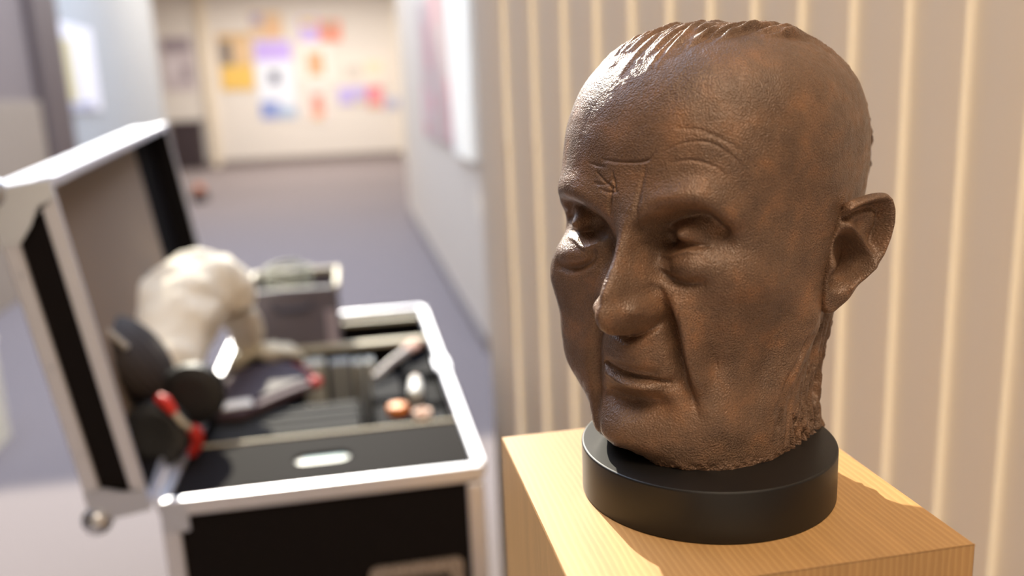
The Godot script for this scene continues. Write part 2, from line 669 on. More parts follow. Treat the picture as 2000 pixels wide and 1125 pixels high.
# pts: [x, y, z, radius, height]; «f» works the face from the front, «p» the near side, «t» the top
func stroke(kind: String, pts: Array):
	var h := cells_of(kind)
	var count: PackedInt32Array = h[0]
	var items: PackedInt32Array = h[1]
	acc.fill(0.0)
	var touched := PackedInt32Array()
	var n := pts.size()
	var sign_ := 0.0
	var samples := []
	if n == 1:
		samples.append(pts[0])
	for i in n - 1:
		var a: Array = pts[maxi(i - 1, 0)]
		var b: Array = pts[i]
		var c: Array = pts[i + 1]
		var d: Array = pts[mini(i + 2, n - 1)]
		var len_ := flat_point(Vector3(b[0], b[1], b[2]), kind).distance_to(flat_point(Vector3(c[0], c[1], c[2]), kind))
		var steps := maxi(2, ceili(len_ / (0.5 * minf(b[3], c[3]))))
		for s in steps + (1 if i == n - 2 else 0):
			var t := float(s) / steps
			var o := []
			for k in 5:
				o.append(cubic_interpolate(b[k], c[k], a[k], d[k], t) if k < 3 else lerpf(b[k], c[k], t))
			samples.append(o)
	for o in samples:
		var q := flat_point(Vector3(o[0], o[1], o[2]), kind)
		var r: float = o[3]
		var hh: float = o[4]
		if absf(hh) < 1e-6:
			continue
		sign_ += hh
		var w := pow(absf(hh) * 1000.0, 8.0)
		var reach := 2.1 * r
		var x0 := clampi(int((q.x - reach + 0.165) / CELL), 0, CELLS - 1)
		var x1 := clampi(int((q.x + reach + 0.165) / CELL), 0, CELLS - 1)
		var y0 := clampi(int((q.y - reach + 0.165) / CELL), 0, CELLS - 1)
		var y1 := clampi(int((q.y + reach + 0.165) / CELL), 0, CELLS - 1)
		var f := -8.0 / (r * r)
		for cx in range(x0, x1 + 1):
			for j in range(count[cx * CELLS + y0], count[cx * CELLS + y1 + 1]):
				var i := items[j]
				var p := hb[i]
				var dx: float
				var dy: float
				if kind == "f":
					dx = p.x - q.x
					dy = p.y - q.y
				elif kind == "p":
					dx = p.z - q.x
					dy = p.y - q.y
				else:
					dx = p.x - q.x
					dy = p.z - q.y
				var e := f * (dx * dx + dy * dy)
				if e > -36.0:
					if acc[i] == 0.0:
						touched.append(i)
					acc[i] += w * exp(e)
	var s2 := (1.0 if sign_ > 0.0 else -1.0) * 0.001
	for i in touched:
		var m := s2 * pow(acc[i], 0.125)
		if kind == "f":
			hv[i].z += m
		else:
			hv[i] += hn[i] * m


# push what lies round a point by an offset
func push(c: Vector3, rad: Vector3, off: Vector3):
	for r in ROWS:
		var dy := (hb[r * COLS].y - c.y) / rad.y
		if absf(dy) > 2.6 + 0.03 / rad.y:
			continue
		for k in range(r * COLS, r * COLS + COLS):
			var d := (hb[k] - c) / rad
			var q := d.length_squared()
			if q < 7.0:
				hv[k] += off * exp(-q)


func work(list: Array):
	begin_round()
	for b in list:
		var mirror: bool = b.size() > 2 and b[b.size() - 1] is String
		for s in ([1.0, -1.0] if mirror else [1.0]):
			if b[0] == "g":
				push(Vector3(b[1][0] * s, b[1][1], b[1][2]), Vector3(b[2][0], b[2][1], b[2][2]), Vector3(b[3][0] * s, b[3][1], b[3][2]))
			else:
				var pts := []
				for p in b[1]:
					pts.append([p[0] * s, p[1], 0.0, p[2], p[3]] if p.size() == 4 else [p[0] * s, p[1], p[2], p[3], p[4]])
				stroke(b[0], pts)


func rnd(a := 0.0, b := 1.0) -> float:
	return rng.randf_range(a, b)


func hair_strokes() -> Array:
	rng.seed = 77
	var out := []
	for i in 90:
		var x := -0.060 + 0.108 * (i * 37 % 90 + rnd(-0.4, 0.4)) / 90.0
		var z0 := 0.071 - 18.0 * (x + 0.004) * (x + 0.004) + rnd(-0.012, 0.004)
		var l := rnd(0.035, 0.085)
		var skew := rnd(-0.004, 0.012)
		var h := rnd(0.0008, 0.0020) * (1.0 if i % 3 else -0.8)
		var w := rnd(0.0011, 0.0023)
		out.append(["t", [[x - 0.004, 0.0, z0, w, h * 0.3], [x, 0.0, z0 - 0.25 * l, w, h], [x + skew * 0.5, 0.0, z0 - 0.6 * l, w, h * 0.9], [x + skew, 0.0, z0 - l, w, h * 0.2]]])
	for i in 40:
		var x := rnd(0.030, 0.062)
		var z0 := 0.052 - 14.0 * x * x + rnd(-0.014, 0.004)
		var l := rnd(0.02, 0.05)
		var h := rnd(0.0004, 0.0010) * (1.0 if i % 2 else -1.0)
		out.append(["t", [[x - 0.004, 0.0, z0, 0.0016, h * 0.3], [x, 0.0, z0 - 0.4 * l, 0.0018, h], [x + 0.004, 0.0, z0 - l, 0.0016, h * 0.2]]])
	# shorter tufts at the back of the near side
	for i in 46:
		var y := rnd(0.045, 0.118)
		var z := -0.070 - 0.35 * (0.118 - y) + rnd(-0.03, 0.012)
		var h := rnd(0.0007, 0.0022) * (-1.0 if i % 3 else 1.0)
		var w := rnd(0.0010, 0.0020)
		out.append(["p", [[0.0, y + 0.004, z + 0.008, w, h * 0.3], [0.0, y, z, w, h], [0.0, y - 0.005, z - 0.010, w, h * 0.3]]])
	return out


func bark_strokes() -> Array:
	rng.seed = 1311
	var out := []
	for i in 260:
		var y := rnd(-0.109, -0.030)
		var edge := 0.006 + 0.032 * (-0.035 - y) / 0.073
		var z := edge - absf(rnd(0.0, 0.066)) + 0.002
		var l := rnd(0.006, 0.026)
		var h := rnd(-0.0062, 0.0024)
		var w := rnd(0.0006, 0.0015)
		out.append(["p", [[0.0, y + l * 0.5, z + rnd(-0.003, 0.001), w, h * 0.3], [0.0, y, z, w, h], [0.0, y - l * 0.5, z + rnd(-0.001, 0.003), w, h * 0.3]]])
	return out


func head_mesh() -> Mesh:
	head_base()
	work(FORMS)
	work(FEATURES)
	work(SCRATCHES + TENDONS)
	work(hair_strokes() + bark_strokes())
	# modelling marks all over, rougher where the neck is cut
	begin_round()
	var fine := FastNoiseLite.new()
	fine.seed = 8
	fine.frequency = 260.0
	fine.fractal_octaves = 3
	var broad := FastNoiseLite.new()
	broad.seed = 12
	broad.frequency = 45.0
	broad.fractal_octaves = 2
	for i in hv.size():
		var p := hb[i]
		var cut := smoothstep(-0.098, -0.1075, p.y)
		var chin_cut := smoothstep(0.016, 0.0, absf(p.x + 0.014)) * smoothstep(-0.094, -0.099, p.y) * (1.0 if p.z > 0.05 else 0.0)
		cut = maxf(cut, chin_cut)
		var hairy := smoothstep(0.098, 0.115, p.y) * smoothstep(0.05, 0.02, p.z)
		var f := fine.get_noise_3dv(p)
		hv[i] += hn[i] * (f * (0.00012 + 0.0012 * cut + 0.0003 * hairy) + broad.get_noise_3dv(p) * (0.0004 + 0.0018 * cut))
	var b := Basis.from_euler(HEAD_TURN, EULER_ORDER_YXZ).scaled(Vector3.ONE * HEAD_SCALE)
	var st := begin()
	var place := Transform3D(b, HEAD_AT - DISC_AT)
	st.append_from(grid_mesh(hv, ROWS, COLS, true, Vector3.ZERO), 0, place)
	st.append_from(ear_mesh(1.0), 0, place)
	st.append_from(ear_mesh(-1.0), 0, place)
	return st.commit()


# ear: a leaf of metal in its own plane (u out and back from the temple, v up), with a rolled rim, a shell and a lobe
func ear_mesh(side: float) -> Mesh:
	var outline := []
	var m := EAR.size()
	var sub := 12
	for i in m:
		for s in sub:
			var a := Vector2(EAR[(i + m - 1) % m][0], EAR[(i + m - 1) % m][1])
			var p := Vector2(EAR[i][0], EAR[i][1])
			var q := Vector2(EAR[(i + 1) % m][0], EAR[(i + 1) % m][1])
			var d := Vector2(EAR[(i + 2) % m][0], EAR[(i + 2) % m][1])
			outline.append(p.cubic_interpolate(q, a, d, float(s) / sub))
	var mid := Vector2(0.0155, 0.004)
	var e := Vector3(0.5446, 0, -0.8387)
	var nrm := Vector3(0.8387, 0, 0.5446)
	var at := Vector3(0.0755, 0, 0.010)
	var rho := []
	for j in 34:
		rho.append(j / 33.0)
	var rows := rho.size() + 12
	var cols := outline.size()
	var pts := PackedVector3Array()
	for j in rows:
		for k in cols:
			var o: Vector2 = outline[k]
			var q: Vector2
			var h: float
			var rim := ear_height(o)
			if j < rho.size():
				q = mid.lerp(o, rho[j])
				h = ear_height(q)
				# round the edge over
				var d: float = (1.0 - rho[j]) * o.distance_to(mid)
				if d < 0.0022:
					h -= 0.0022 - sqrt(maxf(0.0, 0.0022 * 0.0022 - (0.0022 - d) * (0.0022 - d)))
			else:
				var t := (j - rho.size() + 1) / 12.0
				q = mid.lerp(o, 1.0 - 0.55 * t * t)
				h = rim - 0.0022 - 0.0055 * sqrt(t) - 0.016 * t * t
			var p := at + e * q.x + Vector3.UP * q.y + nrm * h
			pts.append(Vector3(p.x * side, p.y, p.z))
	return grid_mesh(pts, rows, cols, true, Vector3((at.x - 0.004) * side, 0, -0.004))


func ear_height(q: Vector2) -> float:
	var h := 0.0045
	# rolled rim along the top and the back, fading in the lobe
	var best := 1.0
	for i in 10:
		best = minf(best, segment_distance(q, EAR, i))
	var top := smoothstep(-0.020, 0.000, q.y)
	h += 0.0050 * exp(-pow((best - 0.0022) / 0.0030, 2.0)) * top
	for i in HELIX.size() - 1:
		pass
	h -= 0.0034 * exp(-pow(path_distance(q, HELIX) / 0.0022, 2.0))
	h += 0.0040 * exp(-pow(path_distance(q, ANTI) / 0.0028, 2.0))
	h -= 0.0022 * exp(-(q - Vector2(0.0185, 0.0200)).length_squared() / 0.000020)
	h -= 0.0022 * exp(-(q - Vector2(0.0268, 0.0130)).length_squared() / 0.000030)
	# the hollow shell
	var hollow := exp(-(q - Vector2(0.0108, 0.0075)).length_squared() / 0.000036) + exp(-(q - Vector2(0.0150, 0.0015)).length_squared() / 0.000040) + exp(-(q - Vector2(0.0105, -0.0060)).length_squared() / 0.000034) + 0.7 * exp(-(q - Vector2(0.0040, -0.0115)).length_squared() / 0.000010)
	h -= 0.0165 * minf(1.0, hollow)
	h += 0.0030 * exp(-(q - Vector2(0.0015, -0.0030)).length_squared() / 0.000018)
	h += 0.0030 * exp(-(q - Vector2(0.0090, -0.0190)).length_squared() / 0.000050)
	return h


func segment_distance(q: Vector2, list: Array, i: int) -> float:
	var a := Vector2(list[i][0], list[i][1])
	var b := Vector2(list[i + 1][0], list[i + 1][1])
	return q.distance_to(Geometry2D.get_closest_point_to_segment(q, a, b))


func path_distance(q: Vector2, list: Array) -> float:
	var best := 1.0
	for i in list.size() - 1:
		best = minf(best, segment_distance(q, list, i))
	return best


const PROFILE := [
	[0.1335, 0.0005, -0.012, -0.014, 2.1, -0.013],
	[0.1318, 0.024, 0.018, -0.042, 2.1, -0.012],
	[0.126, 0.045, 0.044, -0.073, 2.1, -0.012],
	[0.114, 0.063, 0.066, -0.097, 2.2, -0.012],
	[0.098, 0.075, 0.081, -0.114, 2.3, -0.012],
	[0.077, 0.081, 0.091, -0.126, 2.35, -0.012],
	[0.054, 0.0825, 0.096, -0.13, 2.4, -0.012],
	[0.03, 0.081, 0.097, -0.126, 2.4, -0.01],
	[0.008, 0.078, 0.095, -0.117, 2.4, -0.005],
	[-0.014, 0.0755, 0.094, -0.103, 2.4, 0.0],
	[-0.036, 0.0735, 0.094, -0.077, 2.4, 0.0],
	[-0.058, 0.071, 0.095, -0.058, 2.4, 0.0],
	[-0.078, 0.07, 0.097, -0.047, 2.4, 0.0],
	[-0.095, 0.0715, 0.099, -0.043, 2.5, 0.0],
	[-0.1085, 0.0725, 0.097, -0.041, 2.6, 0.0],
]

const FORMS := [
	["g", [-0.066, -0.108, 0.055], [0.036, 0.03, 0.05], [0.026, 0.0, -0.02]],
	["g", [-0.018, -0.111, 0.1], [0.023, 0.01, 0.03], [0.008, 0.003, -0.022]],
	["f", [[0.008, 0.03, 0.008, 0.003], [0.021, 0.0385, 0.0085, 0.007], [0.037, 0.041, 0.0085, 0.008], [0.048, 0.0325, 0.0085, 0.005]]],
	["f", [[-0.0235, 0.031, 0.009, 0.003], [-0.0385, 0.041, 0.009, 0.006], [-0.0545, 0.0415, 0.009, 0.0065], [-0.0625, 0.034, 0.009, 0.004]]],
	["g", [0.0, 0.036, 0.097], [0.016, 0.012, 0.03], [0.0, 0.0, 0.0025]],
	["g", [0.076, 0.032, 0.05], [0.03, 0.03, 0.022], [-0.004, 0.0, -0.002]],
	["f", [[0.0125, 0.021, 0.0075, -0.01], [0.022, 0.025, 0.0105, -0.0145], [0.035, 0.026, 0.01, -0.013], [0.044, 0.019, 0.009, -0.006]]],
	["f", [[-0.0225, 0.022, 0.008, -0.01], [-0.0385, 0.026, 0.0105, -0.0145], [-0.0525, 0.025, 0.01, -0.013], [-0.0585, 0.02, 0.009, -0.008]]],
	["f", [[0.012, 0.012, 0.007, -0.009], [0.017, 0.004, 0.007, -0.004]]],
	["f", [[-0.014, 0.012, 0.007, -0.009], [-0.02, 0.004, 0.007, -0.004]]],
	["f", [[0.0, 0.036, 0.008, 0.0], [0.0, 0.028, 0.0075, 0.003], [0.0, 0.018, 0.0075, 0.011], [0.0, 0.005, 0.0085, 0.021], [0.0, -0.008, 0.0105, 0.031], [0.0, -0.0175, 0.0125, 0.0345]]],
	["g", [0.0, -0.025, 0.122], [0.014, 0.007, 0.03], [0.0, -0.007, 0.002]],
	["f", [[0.014, -0.015, 0.0058, 0.011]], "m"],
	["f", [[-0.011, -0.03, 0.0032, -0.005], [0.001, -0.0325, 0.0034, -0.009], [0.01, -0.0285, 0.003, -0.007], [0.0155, -0.0245, 0.0032, -0.006], [0.0185, -0.0215, 0.0025, -0.003]]],
	["f", [[0.05, -0.022, 0.006, 0.001], [0.0505, -0.042, 0.006, 0.0028], [0.049, -0.066, 0.006, 0.0012]]],
	["p", [[0.0, -0.02, 0.052, 0.006, -0.0008], [0.0, -0.045, 0.056, 0.006, -0.0022], [0.0, -0.075, 0.064, 0.007, -0.001]]],
	["f", [[0.0405, -0.034, 0.006, -0.0015], [0.0425, -0.048, 0.0065, -0.0035], [0.042, -0.064, 0.006, -0.001]]],
	["g", [0.056, -0.002, 0.075], [0.02, 0.016, 0.03], [0.003, 0.0, 0.005]],
	["g", [-0.06, -0.006, 0.07], [0.018, 0.018, 0.03], [-0.005, 0.0, 0.006]],
	["g", [-0.06, -0.03, 0.07], [0.022, 0.032, 0.035], [-0.002, 0.0, 0.008]],
	["g", [-0.055, -0.062, 0.07], [0.022, 0.022, 0.035], [-0.003, 0.0, 0.005]],
	["g", [0.058, -0.048, 0.075], [0.022, 0.024, 0.03], [-0.003, 0.0, -0.004]],
	["g", [0.001, -0.044, 0.1], [0.02, 0.016, 0.05], [0.0, 0.0, 0.0095]],
	["g", [0.002, -0.063, 0.1], [0.023, 0.006, 0.05], [0.0, 0.0, 0.003]],
	["g", [-0.004, -0.089, 0.1], [0.024, 0.013, 0.05], [-0.002, 0.0, 0.0085]],
	["f", [[-0.014, -0.0695, 0.0055, -0.004], [0.0, -0.071, 0.006, -0.0065], [0.016, -0.07, 0.006, -0.004]]],
	["g", [0.047, -0.078, 0.085], [0.018, 0.014, 0.03], [0.001, 0.0, 0.004]],
	["p", [[0.0, 0.078, -0.088, 0.006, 0.0035], [0.0, 0.06, -0.092, 0.008, 0.0045], [0.0, 0.04, -0.088, 0.007, 0.003]]],
	["p", [[0.0, -0.03, 0.025, 0.01, 0.004], [0.0, -0.062, 0.045, 0.01, 0.003], [0.0, -0.085, 0.065, 0.012, 0.001]]],
	["f", [[0.013, -0.006, 0.0028, -0.003], [0.018, -0.014, 0.0032, -0.01], [0.021, -0.026, 0.0036, -0.0115], [0.0245, -0.04, 0.0036, -0.0095], [0.0275, -0.054, 0.0036, -0.006], [0.0325, -0.068, 0.0045, -0.003], [0.0365, -0.08, 0.006, -0.0006]]],
	["f", [[0.0265, -0.016, 0.007, 0.0045], [0.031, -0.03, 0.0075, 0.0055], [0.0345, -0.046, 0.007, 0.005], [0.037, -0.058, 0.006, 0.0035]]],
	["f", [[-0.016, -0.012, 0.0035, -0.004], [-0.021, -0.026, 0.004, -0.005], [-0.025, -0.045, 0.005, -0.005], [-0.025, -0.075, 0.005, -0.005], [-0.022, -0.092, 0.005, -0.003]]],
]

const FEATURES := [
	["f", [[0.006, 0.025, 0.003, -0.003], [0.016, 0.0275, 0.0035, -0.005], [0.028, 0.0315, 0.0038, -0.006], [0.037, 0.0315, 0.0035, -0.005], [0.044, 0.024, 0.0035, -0.003]]],
	["f", [[0.012, 0.02, 0.0045, -0.005], [0.017, 0.019, 0.005, -0.0055]]],
	["g", [0.027, 0.0235, 0.08], [0.0085, 0.006, 0.03], [0.0, 0.0, 0.0125]],
	["g", [0.0265, 0.021, 0.08], [0.0055, 0.0035, 0.03], [0.0, 0.0, 0.002]],
	["f", [[0.007, 0.016, 0.0018, -0.001], [0.015, 0.015, 0.0022, -0.003], [0.021, 0.0165, 0.0022, -0.004], [0.029, 0.0165, 0.0018, -0.0035], [0.037, 0.0155, 0.0015, -0.0015]]],
	["f", [[0.0085, 0.013, 0.0012, 0.001], [0.0165, 0.0098, 0.0014, 0.0018], [0.026, 0.013, 0.0014, 0.0016], [0.035, 0.0135, 0.0012, 0.0005]]],
	["g", [0.031, 0.005, 0.085], [0.013, 0.0065, 0.03], [0.0, 0.0, 0.004]],
	["f", [[0.0105, 0.007, 0.0025, -0.002], [0.0135, 0.001, 0.0025, -0.0035], [0.026, -0.0035, 0.0025, -0.0035], [0.037, -0.003, 0.003, -0.0015]]],
	["f", [[-0.0235, 0.026, 0.003, -0.003], [-0.0335, 0.0285, 0.0035, -0.005], [-0.0455, 0.0325, 0.0038, -0.006], [-0.0545, 0.0325, 0.0035, -0.005], [-0.0615, 0.025, 0.0035, -0.003]]],
	["f", [[-0.0295, 0.021, 0.0045, -0.005], [-0.0345, 0.02, 0.005, -0.0055]]],
	["g", [-0.0445, 0.0245, 0.08], [0.0085, 0.006, 0.03], [0.0, 0.0, 0.0125]],
	["g", [-0.044, 0.022, 0.08], [0.0055, 0.0035, 0.03], [0.0, 0.0, 0.002]],
	["f", [[-0.0245, 0.017, 0.0018, -0.001], [-0.0325, 0.016, 0.0022, -0.003], [-0.0385, 0.0175, 0.0022, -0.004], [-0.0465, 0.0175, 0.0018, -0.0035], [-0.0545, 0.0165, 0.0015, -0.0015]]],
	["f", [[-0.026, 0.014, 0.0012, 0.001], [-0.034, 0.0108, 0.0014, 0.0018], [-0.0435, 0.014, 0.0014, 0.0016], [-0.0525, 0.0145, 0.0012, 0.0005]]],
	["g", [-0.0485, 0.006, 0.085], [0.013, 0.0065, 0.03], [0.0, 0.0, 0.004]],
	["f", [[-0.028, 0.008, 0.0025, -0.002], [-0.031, 0.002, 0.0025, -0.0035], [-0.0435, -0.0025, 0.0025, -0.0035], [-0.0545, -0.002, 0.003, -0.0015]]],
	["f", [[-0.017, -0.052, 0.0012, -0.002], [-0.0085, -0.0545, 0.0014, -0.0035], [0.0, -0.056, 0.0015, -0.0045], [0.008, -0.0565, 0.0015, -0.004], [0.015, -0.057, 0.0013, -0.0035], [0.0205, -0.058, 0.0012, -0.002]]],
	["f", [[-0.015, -0.0505, 0.003, -0.0015], [0.0, -0.0515, 0.003, -0.002], [0.014, -0.0532, 0.003, -0.0015]]],
	["f", [[-0.0155, -0.057, 0.0018, 0.0018], [0.0, -0.0605, 0.0022, 0.0032], [0.01, -0.0613, 0.0022, 0.0026], [0.017, -0.0615, 0.0018, 0.001]]],
	["g", [0.0225, -0.059, 0.095], [0.004, 0.004, 0.02], [0.0, 0.0, -0.003]],
	["f", [[0.0265, -0.0575, 0.0015, -0.001], [0.031, -0.0655, 0.0018, -0.0016], [0.0345, -0.0735, 0.0022, -0.0003]]],
	["f", [[0.0125, -0.009, 0.0012, -0.002], [0.0175, -0.015, 0.0015, -0.0035], [0.0195, -0.022, 0.0015, -0.002]]],
	["f", [[0.0385, -0.038, 0.0018, -0.0008], [0.0397, -0.049, 0.0019, -0.0026], [0.0402, -0.061, 0.0018, -0.0005]]],
	["f", [[-0.0115, 0.046, 0.0008, -0.0008], [-0.0125, 0.036, 0.0012, -0.002], [-0.0125, 0.032, 0.0008, -0.001]]],
	["f", [[0.0075, 0.056, 0.0012, -0.0005], [0.006, 0.042, 0.0015, -0.0012], [0.0055, 0.022, 0.0014, -0.0012]]],
]

const SCRATCHES := [
	["f", [[-0.02, 0.06, 0.00052, -0.0003], [-0.006, 0.059, 0.00068, -0.0011], [0.008, 0.06, 0.00068, -0.0012], [0.0125, 0.066, 0.00052, -0.0003]]],
	["f", [[-0.03, 0.058, 0.00052, -0.0003], [-0.024, 0.057, 0.0006, -0.0009], [-0.017, 0.056, 0.00052, -0.0004]]],
	["f", [[-0.023, 0.0535, 0.0006, -0.0006], [-0.0155, 0.048, 0.00075, -0.0012], [-0.009, 0.0445, 0.0006, -0.0008]]],
	["f", [[-0.012, 0.0535, 0.0006, -0.0005], [-0.01, 0.048, 0.00075, -0.0013], [-0.009, 0.044, 0.0006, -0.0008]]],
	["f", [[-0.024, 0.0475, 0.0006, -0.0004], [-0.016, 0.047, 0.00068, -0.0009], [-0.0115, 0.051, 0.0006, -0.0008]]],
	["f", [[-0.0195, 0.0445, 0.0006, -0.0004], [-0.0135, 0.043, 0.00075, -0.001], [-0.0075, 0.0435, 0.0006, -0.0006]]],
	["f", [[0.016, 0.064, 0.0006, -0.0003], [0.028, 0.069, 0.00068, -0.0007], [0.04, 0.068, 0.00068, -0.0008], [0.05, 0.06, 0.00068, -0.0006], [0.055, 0.051, 0.0006, -0.0002]]],
	["f", [[0.02, 0.059, 0.0006, -0.0003], [0.032, 0.06, 0.00075, -0.0009], [0.043, 0.056, 0.00068, -0.0006], [0.048, 0.05, 0.0006, -0.0002]]],
	["f", [[0.022, 0.076, 0.0009, -0.0003], [0.036, 0.074, 0.0009, -0.0006], [0.052, 0.064, 0.0009, -0.0005], [0.058, 0.054, 0.0009, -0.0002]]],
]

const TENDONS := [
	["p", [[0.0, -0.036, 0.018, 0.0028, 0.0009], [0.0, -0.056, 0.036, 0.003, 0.0014], [0.0, -0.082, 0.046, 0.003, 0.0009]]],
	["p", [[0.0, -0.04, 0.026, 0.0018, -0.001], [0.0, -0.06, 0.043, 0.002, -0.0016], [0.0, -0.08, 0.053, 0.0018, -0.0006]]],
	["p", [[0.0, -0.04, 0.031, 0.0014, -0.0012], [0.0, -0.046, 0.034, 0.0016, -0.0024], [0.0, -0.051, 0.036, 0.0012, -0.001]]],
	["p", [[0.0, -0.055, 0.031, 0.0014, -0.001], [0.0, -0.064, 0.035, 0.0016, -0.0022], [0.0, -0.072, 0.038, 0.0012, -0.0008]]],
	["p", [[0.0, -0.05, 0.04, 0.0022, 0.0006], [0.0, -0.07, 0.05, 0.0026, 0.0012], [0.0, -0.092, 0.056, 0.0024, 0.0005]]],
	["p", [[0.0, -0.058, 0.022, 0.0018, -0.0008], [0.0, -0.074, 0.034, 0.002, -0.0018], [0.0, -0.098, 0.043, 0.0018, -0.0012]]],
	["p", [[0.0, -0.08, 0.047, 0.0014, -0.0008], [0.0, -0.088, 0.049, 0.0016, -0.0018], [0.0, -0.096, 0.05, 0.0012, -0.0006]]],
]

const EAR := [
	[0.0071, 0.0312],
	[0.0146, 0.0341],
	[0.0244, 0.0361],
	[0.0323, 0.0362],
	[0.0371, 0.0333],
	[0.0394, 0.0271],
	[0.0396, 0.0192],
	[0.0376, 0.0105],
	[0.0335, 0.0013],
	[0.0265, -0.0079],
	[0.0177, -0.0166],
	[0.0089, -0.0249],
	[0.0024, -0.0302],
	[-0.0022, -0.0291],
	[-0.004, -0.0222],
	[-0.003, -0.005],
	[0.002, 0.015],
]

const HELIX := [
	[0.0075, 0.0235],
	[0.0136, 0.0268],
	[0.0213, 0.0287],
	[0.028, 0.0285],
	[0.031, 0.0255],
	[0.0312, 0.0174],
	[0.0285, 0.0083],
]

const ANTI := [
	[0.0086, 0.0195],
	[0.0158, 0.0142],
	[0.0212, 0.0079],
	[0.025, 0.0017],
	[0.024, -0.0042],
	[0.019, -0.0097],
	[0.012, -0.0145],
]



# ------------------------------------------------------------------ the flight case
const CX0 := -0.495
const CX1 := 0.078
const CZ0 := -0.775
const CZ1 := -2.085
const CTOP := 0.73


func build_case():
	var t := thing("flight_case", "open black flight case with aluminium edges, a lid leaning left and a jumble inside", "flight case")
	var w := CX1 - CX0
	var l := CZ0 - CZ1
	var cx := (CX0 + CX1) / 2
	var cz := (CZ0 + CZ1) / 2
	var low := 0.12
	var h := CTOP - low
	# walls
	box(t, "front_panel", Vector3(cx, low + h / 2 - 0.01, CZ0 - 0.006), Vector3(w - 0.004, h - 0.03, 0.010), 0.001, M.laminate)
	box(t, "back_panel", Vector3(cx, low + h / 2 - 0.01, CZ1 + 0.006), Vector3(w - 0.004, h - 0.03, 0.010), 0.001, M.laminate)
	box(t, "side_panel", Vector3(CX0 + 0.006, low + h / 2 - 0.01, cz), Vector3(0.010, h - 0.03, l - 0.024), 0.001, M.laminate)
	box(t, "side_panel", Vector3(CX1 - 0.006, low + h / 2 - 0.01, cz), Vector3(0.010, h - 0.03, l - 0.024), 0.001, M.laminate)
	box(t, "bottom_panel", Vector3(cx, low + 0.006, cz), Vector3(w - 0.01, 0.012, l - 0.01), 0.001, M.laminate)
	box(t, "raised_floor", Vector3(cx, 0.50, cz), Vector3(w - 0.03, 0.010, l - 0.03), 0.001, M.inner)
	# aluminium edge profiles: rim, uprights, foot
	for z in [CZ0, CZ1]:
		box(t, "rim_profile", Vector3(cx, CTOP - 0.013, z), Vector3(w + 0.004, 0.030, 0.020), 0.002, M.alu)
		box(t, "foot_profile", Vector3(cx, low + 0.015, z), Vector3(w + 0.004, 0.030, 0.016), 0.002, M.alu)
		for x in [CX0, CX1]:
			box(t, "corner_profile", Vector3(x + (0.012 if x < 0 - 0.2 else -0.012), low + h / 2 - 0.01, z), Vector3(0.030, h - 0.05, 0.014), 0.002, M.alu)
	for x in [CX0, CX1]:
		box(t, "rim_profile", Vector3(x, CTOP - 0.013, cz), Vector3(0.024, 0.030, l - 0.022), 0.002, M.alu)
		box(t, "foot_profile", Vector3(x, low + 0.015, cz), Vector3(0.016, 0.030, l - 0.018), 0.002, M.alu)
		for z in [CZ0, CZ1]:
			box(t, "corner_profile", Vector3(x, low + h / 2 - 0.01, z + (-0.020 if z > -1.5 else 0.020)), Vector3(0.014, h - 0.05, 0.024), 0.002, M.alu)
			corner_piece(t, Vector3(x, low + 0.02, z))
	# corner brace on the rim of the front left corner
	box(t, "corner_brace", Vector3(CX0 + 0.022, CTOP - 0.030, CZ0 + 0.0085), Vector3(0.046, 0.056, 0.004), 0.001, M.zinc)
	box(t, "hinge_plate", Vector3(CX1 - 0.004, CTOP + 0.004, -1.42), Vector3(0.040, 0.006, 0.10), 0.002, M.alu)
	# castors
	for x in [CX0 + 0.08, CX1 - 0.08]:
		for z in [CZ0 - 0.12, CZ1 + 0.12]:
			var f := box(t, "castor_fork", Vector3(x, 0.085, z), Vector3(0.05, 0.07, 0.05), 0.004, M.zinc)
			var wheel := lathe([Vector2(0, -0.016), Vector2(0.046, -0.016), Vector2(0.050, -0.011), Vector2(0.050, 0.011), Vector2(0.046, 0.016), Vector2(0, 0.016)], 28)
			put(f, "castor_wheel", wheel, flat_mat(Color(0.12, 0.14, 0.2), 0.6), Vector3(0, -0.035, 0.02), Basis(Vector3.FORWARD, PI / 2))
	# recessed handle dish low on the front
	var dish := put(t, "handle_dish", slab(rounded_rect(0.178, 0.13, 0.014), 0.006), speckle(), Vector3(-0.054, 0.482, CZ0 - 0.002))
	put(dish, "handle_recess", slab(rounded_rect(0.13, 0.085, 0.012), 0.002), flat_mat(Color(0.30, 0.29, 0.29), 0.5, 0.6), Vector3(0, -0.004, 0.006))
	put(dish, "handle_bar", tube([Vector3(-0.055, 0.02, 0.004), Vector3(-0.055, -0.012, 0.010), Vector3(0.055, -0.012, 0.010), Vector3(0.055, 0.02, 0.004)], [0.006, 0.006, 0.006, 0.006], 10), M.zinc, Vector3(0, 0, 0.006))
	# cover board with the oval grip hole
	put(t, "cover_board", board_with_hole(CX0 + 0.014, CX1 - 0.014, -1.020, CZ0 - 0.012, Vector2(-0.217, -0.902), 0.112, 0.052, 0.012), M.laminate, Vector3(0, CTOP - 0.014, 0)).set_meta("label", "black board with an oval grip hole")
	var dish_ := rounded_rect(0.116, 0.056, 0.0279, 14)
	put(t, "grip_dish", slab(dish_, 0.003), flat_mat(Color(0.90, 0.91, 0.87), 0.45), Vector3(-0.217, CTOP - 0.013, -0.902), Basis(Vector3.RIGHT, -PI / 2)).set_meta("label", "pale dish in the oval grip hole")
	put(t, "grip_label", slab(rounded_rect(0.084, 0.018, 0.0085, 10), 0.001), flat_mat(Color(0.52, 0.68, 0.70), 0.5), Vector3(-0.214, CTOP - 0.0098, -0.915), Basis(Vector3.RIGHT, -PI / 2))
	box(t, "board_edge", Vector3(cx, CTOP - 0.006, -1.022), Vector3(w - 0.03, 0.016, 0.007), 0.001, M.edge)
